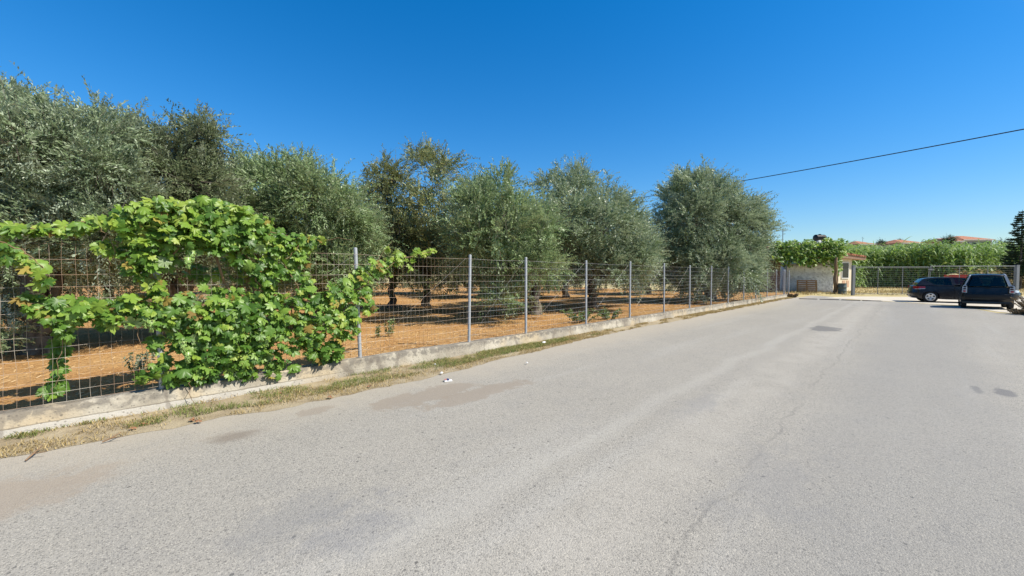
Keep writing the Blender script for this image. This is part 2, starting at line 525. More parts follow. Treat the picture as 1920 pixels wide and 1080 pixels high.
def verge_w(s_):
    base = np.interp(s_, [-9, -5.4, -5.1, -4.4, -4, -3.3, -2.4, -1.6, -.8, .3, 1.4, 2.8, 5.8, 9.3, 12, 16, 22, 29], [.6, .67, .78, .9, .9, 1.1, 1.05, 1.15, 1.05, .8, .78, .62, .42, .55, .4, .45, .4, .5])
    return .76 * float(base) + .10 * fnoise(s_, 0, 1.4, 3.0) + .07 * fnoise(s_, 0, 5.0, 7.0)
def build_verge():
    ss = np.arange(-12, 29.1, .08); V = []; F = []
    k = 6
    for s_ in ss:
        w = max(.08, verge_w(s_))
        for j in range(k):
            q = j / (k - 1)
            V.append((s_, -(.0 + q * w), .012 + .022 * (1 - q) ** 1.5 * (1 + .8 * fnoise(s_, q * 3, 2.2, 4.0)) - .004 * (q > .99)))
    for i in range(len(ss) - 1):
        for j in range(k - 1):
            a = i * k + j; F.append((a, a + 1, a + k + 1, a + k))
    o = np_mesh("road_verge", np.array(V), np.array(F)[:, ::-1], M_VERGE, smooth=True)
    o.location = F0; o.rotation_euler = (0, 0, FROT); tag(o, kind='structure')
build_verge()
def build_hill():
    xs = np.arange(10, 330, 5.0); ys = np.arange(66, 420, 5.0)
    def hz(x, y):
        t = min(1, max(0, (y - 66) / 45)); t = t * t * (3 - 2 * t)
        e = min(1, max(0, (x - 10) / 40))
        return -0.2 + t * e * (6.0 + 1.0 * fnoise(x, y, .03, 1.0))
    V = np.array([(x, y, hz(x, y)) for y in ys for x in xs]); n = len(xs); F = []
    for i in range(len(ys) - 1):
        a = np.arange(n - 1) + i * n; F.append(np.stack([a, a + 1, a + n + 1, a + n], 1))
    tag(np_mesh("hill", V, np.concatenate(F), M_HILL, smooth=True), kind='structure')
    return hz
hill_z = build_hill()

# ------------------------------------------------------------------ low wall and wire fence
WALL_H = .25; WALL_T = .2
def build_wall():
    prof = [(-.0, -.05), (0.0, .098), (-.014, .112), (-.012, WALL_H - .02), (-.03, WALL_H), (-WALL_T + .02, WALL_H), (-WALL_T, WALL_H - .02), (-WALL_T, -.05)]
    ss = np.arange(-12, 29.21, .07); k = len(prof); V = []; F = []
    for s_ in ss:
        for j, (o_, z_) in enumerate(prof):
            d = .010 * fnoise(s_, j * 1.7, 1.1, 1.0) + .006 * fnoise(s_, j * 2.3, 6.0, 2.0) + .004 * fnoise(s_, j * 3.1, 17.0, 6.0)
            chip = max(0, fnoise(s_, 0, 3.1, 11.0) - .42) * .16 if j in (3, 4) else 0
            V.append((s_, -(o_ + d - chip * .5), z_ + (d * 1.2 - chip if z_ > 0 else 0) + (.02 * fnoise(s_, 0, .35, 4.0) if z_ > .1 else 0)))
    n = len(ss)
    for i in range(n - 1):
        for j in range(k - 1):
            a = i * k + j; F.append((a, a + 1, a + k + 1, a + k))
    V = np.array(V)
    me_o = np_mesh("low_wall", V, np.array(F), M_WALL)
    bm = bmesh.new(); bm.from_mesh(me_o.data)
    bm.verts.ensure_lookup_table()
    bm.faces.new([bm.verts[j] for j in range(k)]); bm.faces.new([bm.verts[(n - 1) * k + j] for j in range(k)])
    bmesh.ops.recalc_face_normals(bm, faces=bm.faces[:]); bm.to_mesh(me_o.data); bm.free()
    me_o.location = F0; me_o.rotation_euler = (0, 0, FROT)
    tag(me_o, "long low weathered concrete wall with dark stained top edge under the wire fence", "wall")
build_wall()

def s_at_depth_px(px):
    return on_fence(px, 560, -.1)[0]
post_px = [300, 674, 879, 986, 1099, 1181, 1245, 1293, 1333, 1365, 1394, 1417, 1438, 1455, 1469]
post_s = [s_at_depth_px(300) - 2.3, s_at_depth_px(300) - 0.0] + [s_at_depth_px(p) for p in post_px[1:]]
post_s.insert(0, post_s[0] - 2.3)
FH = 1.65
leans = {2: .03, 3: .055, 4: -.035, 5: .0, 6: .008, 7: -.006}
def build_fence():
    root = empty("wire_fence", fp(0, -.1, WALL_H), FROT)
    tag(root, "long galvanised wire mesh fence with round steel posts standing on the concrete wall", "fence")
    rnd = random.Random(4)
    tops = []
    for i, s_ in enumerate(post_s):
        b = MB()
        ln = leans.get(i, rnd.uniform(-.03, .03)); hh = FH + rnd.uniform(-.02, .02)
        top = (s_ - ln, 0, hh); tops.append(top)
        b.tube([(s_, 0, -.02), (s_ - ln * .5, 0, hh * .5), top, (top[0], 0, hh + .008)], [.0275, .0275, .0275, .02], 14)
        for zz in (.35, .8, 1.25, 1.55):
            b.tube([(s_ - ln * zz / hh - .001, 0, zz - .004), (s_ - ln * zz / hh, 0, zz + .004)], [.0305, .0305], 14)
        b.build("post", M_GALV, root, smooth=True)
    zs = [.03, .13, .24, .35, .46, .57, .68, .79, .91, 1.03, 1.15, 1.27, 1.42, 1.57]
    for i in range(len(post_s) - 1):
        a, c = post_s[i], post_s[i + 1]
        L = c - a
        nv = max(4, int(round(L / .078)))
        b = MB()
        rusty = i < 4
        wav = .014 if i < 3 else .006
        r = .0014 if i < 5 else .0017
        def pt(q, z):
            s_ = a + L * q
            d = wav * fnoise(s_, z * 3, 1.6, 3.0) + wav * .6 * fnoise(s_, z, 5.0, 8.0)
            sag = -.012 * math.sin(PI * q)
            ds = (.012 if rusty else .005) * fnoise(s_ * 3, z * 2.0, 2.0, 12.0)
            return (s_ + ds, -.034 + d, z + sag + (.008 if rusty else .003) * fnoise(s_, z * 7, 3.0, 15.0))
        for k in range(1, nv):
            q = k / nv + rnd.uniform(-.004, .004)
            b.tube([pt(q, z) for z in zs[::2 if not rusty else 1] + [zs[-1]]] if not rusty else [pt(q, z) for z in zs], r, 3, caps=False)
        nseg = 14 if rusty else 6
        for z in zs:
            b.tube([pt(j / nseg, z) for j in range(nseg + 1)], r * 1.1, 3, caps=False)
        b.build("wire_mesh", M_WIRE_RUST if rusty else M_WIRE, root)
        if i >= 2:
            b = MB(); b.tube([(a + .03, .03, 1.55), (a + L * .5, .035, .78), (c - .05, .03, .02)], .0011, 4); b.build("brace_wire", M_WIRE, root)
            b = MB(); b.tube([(c - .03, .038, 1.58), (a + L * .5, .042, .8), (a + .05, .038, .02)], .0014, 4); b.build("brace_wire", M_WIRE, root)
    # end bay that turns back from the road
    s_e = post_s[-1]
    for j, (ds, do) in enumerate(((.35, -.0), (1.55, .02))):
        b = MB(); b.tube([(s_e + ds, -do, -.02), (s_e + ds, -do, FH + .02)], .026, 10); b.build("post", M_GALV, root, smooth=True)
    b = MB()
    for k in range(14):
        b.tube([(s_e + .1 * k + .1, -.034, 0), (s_e + .1 * k + .1, -.034, 1.57)], .002, 3, caps=False)
    for z in zs: b.tube([(s_e, -.034, z), (s_e + 1.55, -.034, z)], .0022, 3, caps=False)
    b.build("wire_mesh", M_WIRE, root)
build_fence()
# ------------------------------------------------------------------ foliage generators
def unit(a): return a / np.maximum(1e-9, np.linalg.norm(a, axis=-1, keepdims=True))

def crown_arrays(lobes, n_leaves, L, seed, per=16, aspect=.34, droop=.25, shoots=.05, hole=.0, inner=.55, up=.35, scl=1.0, bunch=6):
    """lobes: (cx, cy, cz, rx, ry, rz); sprays of leafy twigs spread through each lobe's outer volume, leaning out of it"""
    rng = np.random.default_rng(seed)
    lb = np.array(lobes, dtype=float)
    w = lb[:, 3] * lb[:, 5] + lb[:, 3] * lb[:, 4]
    ns = max(4, int(n_leaves / per / bunch))
    idx = rng.choice(len(lb), size=int(ns * 2.2), p=w / w.sum())
    l = lb[idx]
    d = unit(rng.normal(size=(len(idx), 3)) + np.array([0, 0, .22]))
    rad = inner + (1.0 - inner) * rng.random(len(idx)) ** .5
    rad *= 1 + .15 * np.sin(d[:, 0] * 5 + l[:, 0] * 3) * np.sin(d[:, 1] * 5.5 + l[:, 1]) + .13 * np.sin(d[:, 2] * 7 + l[:, 2] * 5 + d[:, 0] * 4)
    rr = np.maximum(l[:, 3:6] - np.array([4.0, 4.0, 6.0]) * L, l[:, 3:6] * np.array([.6, .6, .42]))
    p = l[:, :3] + d * rr * rad[:, None]
    f = 3.3 / scl
    ph = rng.random(6) * 6.28
    c = (np.sin(p[:, 0] * f + ph[0] + np.sin(p[:, 2] * f * .8 + ph[3])) * np.sin(p[:, 1] * f * 1.1 + ph[1]) * np.sin(p[:, 2] * f * 1.25 + ph[2])
         + .7 * np.sin(p[:, 0] * f * 2.3 + ph[4]) * np.sin(p[:, 2] * f * 2.6 + ph[5] + p[:, 1] * f * 2))
    keep = np.argsort(-(c + rng.normal(scale=.30 - .15 * hole, size=len(c))))[:ns]
    p, d, l = p[keep], d[keep], l[keep]
    out = unit(d / np.maximum(.2, l[:, 3:6]) * l[:, 3:4])
    sd = unit(out * .8 + np.array([0, 0, up]) + rng.normal(scale=.42, size=(len(p), 3)))     # lean of each spray
    sn = unit(np.array([0, 0, .8]) + out * .55 + rng.normal(scale=.45, size=(len(p), 3)))      # the way its leaves turn
    sl = L * rng.uniform(4.0, 8.0, len(p))
    sh = rng.random(len(p)) < shoots * (0.3 + 1.4 * (d[:, 2] > .3))
    sd[sh] = unit(out[sh] * .3 + np.array([0, 0, .9]) + rng.normal(scale=.2, size=(sh.sum(), 3)))
    sl[sh] *= 1.15
    k = bunch
    tt = (np.arange(k)[None] / k) * np.where(sh, .95, .6)[:, None]
    tp = p[:, None] + sd[:, None] * (sl[:, None] * tt)[..., None] + rng.normal(size=(len(p), k, 3)) * (L * np.where(sh, .3, .75))[:, None, None]
    td = unit(sd[:, None] + rng.normal(scale=.33, size=(len(p), k, 3)))
    tl = (sl[:, None] * rng.uniform(.55, 1.0, (len(p), k)) * np.where(sh, .45, 1)[:, None]).ravel()
    nrm0 = np.repeat(sn, k, 0); shk = np.repeat(sh, k)
    p0, sd0, sl0, sh0 = p, sd, sl, sh
    p, dirv = tp.reshape(-1, 3), td.reshape(-1, 3)
    n = len(p)
    dr = np.where(shk, .02, droop * rng.uniform(.3, 1.5, n))
    t = (np.arange(per)[None, :] + rng.random((n, per))) / per
    base = p[:, None, :] + dirv[:, None, :] * (t * tl[:, None])[..., None]
    base[..., 2] -= (t ** 2) * (tl * dr)[:, None]
    side = unit(np.cross(dirv, nrm0))
    sg = np.where((np.arange(per) % 2)[None, :] > 0, 1.0, -1.0) * rng.uniform(.5, 1.1, (n, per))
    ld = unit(dirv[:, None, :] * .85 + side[:, None, :] * sg[..., None] * .8 + rng.normal(scale=.22, size=(n, per, 3)))
    nrm = unit(nrm0[:, None, :] + rng.normal(scale=.28, size=(n, per, 3)))
    wv = unit(np.cross(ld, nrm))
    ll = L * rng.uniform(.7, 1.25, (n, per)) * (1 - .3 * t)
    B = base.reshape(-1, 3); LD = ld.reshape(-1, 3); W = wv.reshape(-1, 3); LL = ll.reshape(-1, 1)
    N = np.cross(W, LD)
    m = B + LD * LL * .48 + N * LL * .05
    V = np.stack([B, m + W * LL * aspect * .5, B + LD * LL, m - W * LL * aspect * .5], 1).reshape(-1, 3)
    # stems of the tall shoots first, then of the other sprays
    o = np.argsort(~sh0)
    return V, p0[o], sd0[o], sl0[o]

def quads(n): return np.arange(n * 4).reshape(-1, 4)

def limb_path(a, b, rng, bend=.15, k=6):
    a, b = Vector(a), Vector(b); L = (b - a).length
    o = Vector(rng.normal(size=3)) * bend * L
    return [a.lerp(b, t) + o * math.sin(PI * t) * .5 + Vector((0, 0, .12 * L * math.sin(PI * t))) + Vector(rng.normal(size=3)) * .02 * L * (0 < i < k) for i, t in enumerate([j / k for j in range(k + 1)])]

def bark_mat():
    m = NT("olive_bark")
    f = m.noise(5, 6, m.scale(m.obj, (1, 1, .3)), dist=.6)
    c = m.mix(m.step(f, .35, .65), (.060, .048, .038), (.19, .165, .135))
    return m.done(m.principled(c, .9, 0, .15, m.bump(f, .9, .04)))
M_BARK = bark_mat()
OL_SILVER = leaf_mat("olive_leaf", [(.092, .138, .058), (.155, .212, .100), (.23, .295, .160), (.36, .43, .28)], (.46, .53, .40), .3, .42, .42, (.14, .20, .05))
OL_GREEN = leaf_mat("olive_leaf_fresh", [(.090, .145, .050), (.155, .230, .085), (.235, .325, .138), (.35, .44, .23)], (.40, .47, .30), .32, .42, .42, (.17, .25, .05))
OL_YELLOW = leaf_mat("olive_leaf_yellowing", [(.072, .108, .040), (.125, .172, .062), (.19, .24, .095), (.28, .33, .15), (.40, .33, .09)], (.31, .34, .20), .28, .45, .38, (.22, .22, .04))
OL_DARK = leaf_mat("olive_leaf_dull", [(.062, .088, .038), (.105, .140, .060), (.155, .195, .092), (.24, .28, .155)], (.33, .37, .26), .28, .45, .35, (.12, .16, .04))

def olive(label, base, lobes, n_leaves, L, seed, mat, trunk_r=.2, fork=.9, group="olive trees in the orchard", lean=(0, 0), hole=.0, shoots=.05, inner=.5, stems=1):
    root = empty("olive_tree", base)
    tag(root, label, "tree", group)
    rng = np.random.default_rng(seed + 1000)
    lb = [(c.x - base.x, c.y - base.y, c.z - base.z, rx, ry, rz) for c, rx, ry, rz in lobes]
    V, p, dv, tl = crown_arrays(lb, n_leaves, L, seed, hole=hole, shoots=shoots, inner=inner)
    np_mesh("crown", V, quads(len(V) // 4), mat, root)
    b = MB()
    fk = Vector((lean[0], lean[1], fork))
    k = 7
    pts = [Vector((0, 0, -.12)).lerp(fk, j / (k - 1)) + Vector((.06 * math.sin(j * 2.1 + seed), .06 * math.cos(j * 1.7 + seed), 0)) * (j > 0) for j in range(k)]
    b.tube(pts, [trunk_r * (1.45 - .55 * min(1, j / 2.5) + .06 * math.sin(j * 3 + seed)) for j in range(k)], 12)
    order = sorted(lb, key=lambda q: -(q[3] * q[5]))[:9]
    for q in order:
        tgt = Vector(q[:3])
        path = limb_path(pts[-2] if stems == 1 else pts[1], tgt, rng)
        b.tube(path, [trunk_r * (.62 - .52 * (j / 6) ** .7) for j in range(7)], 8)
        for _ in range(5):
            e = tgt + Vector(np.clip(rng.normal(size=3), -1, 1)) * .36 * min(q[3], q[5])
            b.tube(limb_path(path[4], e, rng, .2, 4), [trunk_r * .16 * (1 - .8 * j / 4) for j in range(5)], 5)
    # bare twigs carrying the leaves
    for i in range(min(len(p), 330)):
        a = Vector(p[i]) - Vector(dv[i]) * tl[i] * .6; e = Vector(p[i]) + Vector(dv[i]) * tl[i] * 1.0
        b.tube([a, e], [.006, .003], 3, caps=False)
    b.build("trunk", M_BARK, root, smooth=True)
    return root

def fence_Y(px):
    u = (px - 960.0) / F_PX
    return (F0.x - FD.x / FD.y * F0.y) / (u - FD.x / FD.y)
def lobes_px(Y, lst, deep=1.0, back=True):
    """crown outline measured in the photograph, given its own distance and depth"""
    rng = random.Random(int(Y * 100))
    o = []
    mid = sum(q[0] for q in lst) / len(lst); half = max(abs(q[0] - mid) for q in lst) + 1
    for px, py, rx, ry in lst:
        room = deep * half / F_PX * Y * math.sqrt(max(.05, 1 - ((px - mid) / half) ** 2))
        for side in ((-.75, .0), (.2, .85)) if back else ((-.6, .6),):
            yy = Y + rng.uniform(*side) * room
            r = rx * yy / F_PX; rd = .95 * min(rx, ry * 1.3) * yy / F_PX
            lim = fence_Y(px) + .15 + rd
            if yy < lim: yy = min(lim, Y + room)
            c = at(px, py, yy)
            o.append((c, r, rd, ry * yy / F_PX))
    return o
def base_at(px, Y):
    p = at(px, 560, Y); p.z = 0; p.z = soil_at(p); return p

olive("huge silvery olive with highest crown, beside and above the vine at photo's left edge", base_at(70, 7.3),
      lobes_px(7.2, [(-60, 280, 120, 92), (15, 210, 60, 40), (100, 236, 50, 34), (60, 268, 120, 64), (190, 255, 70, 44), (150, 300, 105, 66), (60, 340, 150, 90), (195, 350, 75, 75),
                     (-40, 420, 120, 90), (110, 410, 110, 60), (30, 500, 75, 85), (-30, 590, 60, 80), (90, 470, 70, 60), (160, 470, 50, 50), (10, 640, 30, 45), (140, 440, 120, 60), (220, 440, 60, 50), (60, 420, 120, 70)]),
      260000, .078, 11, OL_SILVER, .22, .75, shoots=.07)
olive("dark brownish olive with a feathery spike on top, right of the tallest silvery olive", base_at(330, 8.6),
      lobes_px(8.4, [(318, 300, 80, 62), (270, 275, 50, 38), (372, 262, 34, 46), (405, 268, 26, 22), (345, 345, 80, 55), (262, 340, 60, 60), (385, 350, 40, 45), (330, 410, 90, 50),
                     (260, 430, 60, 45), (400, 420, 60, 45), (320, 480, 70, 40), (300, 455, 90, 45), (400, 470, 60, 40)]),
      130000, .082, 23, OL_DARK, .17, .9, shoots=.06)
olive("broad pale green olive with level bushy top, right of the grape vine's peak", base_at(590, 11.6),
      lobes_px(10.8, [(490, 350, 60, 46), (450, 335, 42, 36), (530, 345, 40, 40), (560, 330, 26, 28), (590, 362, 60, 44), (648, 385, 50, 40), (560, 415, 110, 50), (470, 410, 70, 55),
                      (650, 430, 55, 45), (600, 470, 85, 40), (500, 480, 70, 42), (690, 450, 30, 40), (440, 455, 50, 45), (590, 338, 15, 25), (665, 490, 35, 35), (560, 490, 110, 42), (640, 515, 60, 36), (480, 520, 60, 32)]),
      190000, .092, 37, OL_GREEN, .2, .95, shoots=.08)
olive("thin yellowing olive with sky showing through, left of the tall gappy olive", base_at(735, 17.5),
      lobes_px(16.5, [(690, 385, 44, 44), (725, 336, 46, 36), (700, 345, 34, 34), (755, 375, 30, 30), (722, 400, 46, 34), (760, 430, 40, 40), (700, 440, 36, 36), (735, 475, 50, 34), (720, 500, 60, 34)]),
      34000, .125, 41, OL_YELLOW, .15, 1.2, hole=.6, shoots=.04, inner=.35)
olive("tall gappy yellowish olive whose narrow top stands above its neighbours mid orchard", base_at(800, 18.0),
      lobes_px(16.0, [(740, 430, 50, 44), (812, 316, 42, 32), (790, 300, 22, 22), (845, 318, 22, 22), (825, 350, 48, 32), (790, 385, 46, 34), (850, 395, 44, 38), (800, 430, 58, 40), (855, 450, 44, 40), (800, 490, 50, 30), (770, 480, 50, 36), (850, 490, 46, 34), (820, 465, 60, 40), (760, 520, 34, 30), (850, 520, 34, 30)], 1.6),
      50000, .125, 53, OL_YELLOW, .17, 1.5, hole=.5, shoots=.03, inner=.35)
olive("olive whose green branches hang low behind the fence almost to the soil", base_at(1003, 14.4),
      lobes_px(13.2, [(885, 388, 44, 40), (908, 378, 40, 34), (880, 435, 56, 44), (1005, 425, 44, 44), (930, 382, 54, 38), (896, 396, 40, 34), (965, 395, 38, 40), (925, 430, 75, 42), (980, 445, 50, 46), (890, 470, 50, 40), (950, 500, 44, 50), (955, 530, 42, 60), (950, 562, 32, 46), (980, 505, 50, 40), (1005, 500, 46, 60), (1030, 505, 26, 36), (912, 515, 30, 34), (940, 350, 26, 20)], 1.8),
      120000, .106, 61, OL_GREEN, .2, 1.2, shoots=.09)
olive("rounded silver-grey olive with bright feathery top, middle of the grove", base_at(1110, 17.6),
      lobes_px(16.8, [(1000, 430, 40, 44), (1200, 480, 46, 44), (1078, 366, 50, 38), (1040, 355, 34, 28), (1085, 340, 26, 20), (1135, 385, 46, 38), (1060, 410, 60, 50), (1120, 425, 70, 50), (1170, 410, 38, 36), (1195, 445, 26, 34),
                      (1075, 465, 50, 36), (1150, 470, 60, 42), (1190, 490, 40, 40), (1100, 500, 50, 36), (1030, 440, 30, 45), (1140, 505, 60, 34), (1060, 500, 44, 36), (1190, 508, 30, 30)], 1.3),
      140000, .124, 71, OL_SILVER, .22, 1.1, shoots=.07)
olive("big dome-shaped dark olive at the end of the grove, with leaning trunk near road", base_at(1330, 21.6),
      lobes_px(21.5, [(1305, 352, 56, 32), (1270, 378, 36, 34), (1345, 378, 46, 38), (1395, 395, 28, 24), (1300, 410, 66, 44), (1372, 420, 50, 38), (1412, 430, 26, 26), (1436, 436, 18, 18),
                      (1255, 430, 26, 26), (1320, 462, 80, 38), (1260, 475, 44, 36), (1395, 470, 40, 38), (1240, 495, 32, 34), (1290, 505, 34, 36), (1370, 505, 30, 34), (1320, 500, 50, 30), (1398, 530, 18, 36), (1430, 470, 18, 26), (1340, 500, 70, 30), (1270, 520, 30, 36), (1305, 540, 26, 32), (1390, 512, 30, 34)]),
      210000, .14, 83, OL_SILVER, .27, 1.7, lean=(.35, .2), shoots=.06)

# rows of olives deeper in the orchard
def proto_lobes(seed, h, r):
    rng = random.Random(seed); o = []
    for i in range(14):
        a = rng.uniform(0, 2 * PI); q = rng.uniform(.2, .85) * r
        o.append((Vector((q * math.cos(a), q * math.sin(a), rng.uniform(.20, .80) * h)), rng.uniform(.48, .62) * r, rng.uniform(.48, .62) * r, rng.uniform(.22, .32) * h))
    return o
protos = []
deep = [(60, 15.5, 0, 1.0, "shaded olive in the second row, behind the left end of the vine"),
        (205, 20, 1, 1.0, "second-row olive seen through the mesh left of the vine's thickest part"),
        (330, 16, 2, .95, "second-row olive half hidden behind the thickest part of the vine"),
        (470, 21, 0, 1.0, "deep olive seen between vine leaves, above the bright strip of soil"),
        (600, 19, 1, .95, "second-row olive just left of the first fence post clear of vine"),
        (690, 27, 2, 1.05, "deep-row olive behind the fence post where the vine's arm begins"),
        (800, 31, 0, 1.1, "deep-row olive with dark upright trunk in bright soil, framed by the second bay"),
        (905, 26, 1, 1.05, "deep-row olive just behind the second clear fence post"),
        (985, 33, 2, 1.1, "deep-row olive behind the low-hanging green branches"),
        (1060, 25, 0, 1.0, "second-row olive under the left side of the rounded silver-grey olive"),
        (1110, 38, 1, 1.1, "farthest olive in shade under the rounded silver-grey olive"),
        (1215, 30, 2, 1.0, "olive in the gap between silver-grey olive and big dome-shaped olive"),
        (1290, 38, 0, 1.1, "farthest olive behind the big dome-shaped olive, left of its trunk"),
        (1385, 36, 1, 1.0, "olive at the grove's far corner, behind the big dome-shaped olive"),
        (-90, 12, 2, 1.0, "olive at the left edge behind the huge silvery one"),
        (520, 33, 1, 1.1, "far-row olive behind the broad pale green olive"),
        (380, 30, 2, 1.1, "far-row olive behind the dark brownish olive"),
        (630, 40, 0, 1.1, "farthest olive left of the yellowing trees")]
for i, (px, Y, k, sc, lab) in enumerate(deep):
    while len(protos) <= k:
        j = len(protos)
        b0 = Vector((0, 0, 0))
        protos.append(olive("", b0, proto_lobes(90 + j, 4.7, 2.5), 56000, .15, 200 + j, (OL_GREEN, OL_DARK, OL_SILVER)[j], .2, 1.15))
    src = protos[k]
    if not src.get('used'):
        o = src; src['used'] = 1
    else:
        o = copy_tree(src)
    o.location = base_at(px, Y); o.rotation_euler = (0, 0, i * 1.37); o.scale = (sc, sc, sc * (.92 + .05 * (i % 4)))
    o['label'] = lab
for o in COL.objects:
    if 'used' in o: del o['used']

# the grove goes on beyond the rows as one dark mass
def build_far_grove():
    rng = random.Random(6); lb = []
    for i in range(95):
        x = -75 + 78 * i / 95 + rng.uniform(-1, 1); y = 47 + rng.uniform(0, 8) - .25 * min(0, x + 20)
        lb.append((x, y, rng.uniform(.7, 3.4), 3.0, 2.6, rng.uniform(1.7, 2.2)))
    V, p, dv, tl = crown_arrays(lb, 90000, .24, 606, per=12, scl=2.0, aspect=.4)
    tag(np_mesh("far_grove_foliage", V, quads(len(V) // 4), OL_DARK), "dark mass of far olive foliage closing the view under the crowns", "far grove", kind='stuff')
build_far_grove()

# ------------------------------------------------------------------ grape vine leaves
HALF = [(0.0, .12), (.12, -.08), (.30, -.10), (.38, .02), (.50, .06), (.50, .20), (.60, .30), (.47, .34), (.36, .35), (.46, .50), (.56, .58), (.60, .74), (.46, .72), (.38, .80), (.31, .70), (.22, .64), (.24, .78), (.20, .86), (.11, .92), (0, 1.06)]
LEAF2 = np.array(HALF + [(-x, y) for x, y in HALF[-2:0:-1]])
LK = len(LEAF2)
def vine_leaves(P, D, N, S, rng):
    """P petiole ends, D tip directions, N facing normals, S sizes -> vertices, triangles"""
    n = len(P)
    D = unit(D); N = unit(N - D * (N * D).sum(1, keepdims=True)); X = np.cross(D, N)
    pts = LEAF2[None].repeat(n, 0) * (1 + rng.normal(scale=.05, size=(n, LK, 2)))
    pts[..., 0] *= rng.uniform(.85, 1.15, (n, 1))
    x, y = pts[..., 0], pts[..., 1]
    fold = rng.uniform(-.05, .6, (n, 1)); curl = rng.uniform(-.2, .8, (n, 1)); rip = rng.uniform(.02, .10, (n, 1))
    z = -fold * np.abs(x) - curl * (y - .3) ** 2 + rip * np.sin(9 * y + 7 * x)
    c = np.zeros((n, 1, 3)); c[..., 1] = .34; c[..., 2] = .03
    loc = np.concatenate([c, np.stack([x, y, z], -1)], 1) * S[:, None, None]
    V = P[:, None] + loc[..., 0:1] * X[:, None] + loc[..., 1:2] * D[:, None] + loc[..., 2:3] * N[:, None]
    k = LK + 1
    i = np.arange(LK)
    tri = np.stack([np.zeros(LK, int), 1 + i, 1 + (i + 1) % LK], 1)
    Fq = (tri[None] + (np.arange(n) * k)[:, None, None]).reshape(-1, 3)
    return V.reshape(-1, 3), Fq

VINE = leaf_mat("vine_leaf", [(.048, .115, .017), (.085, .180, .027), (.135, .25, .039), (.225, .355, .060)], (.25, .33, .15), .34, .42, .4, (.28, .46, .04))
VINE_YOUNG = leaf_mat("vine_leaf_young", [(.19, .32, .04), (.26, .385, .055), (.36, .44, .08)], (.33, .42, .15), .4, .42, .4, (.42, .55, .05))
VINE_OLD = leaf_mat("vine_leaf_dry", [(.16, .10, .035), (.30, .22, .05), (.36, .33, .07)], None, .3, .6, .2)
M_CANE = simple("vine_wood", (.20, .13, .07), .8, var=.4, sc=20)
M_GRAPE = NT("green_grape")
M_GRAPE = M_GRAPE.done(M_GRAPE.principled((.20, .30, .08), .35, 0, .5, **{'Subsurface Weight': .15}))

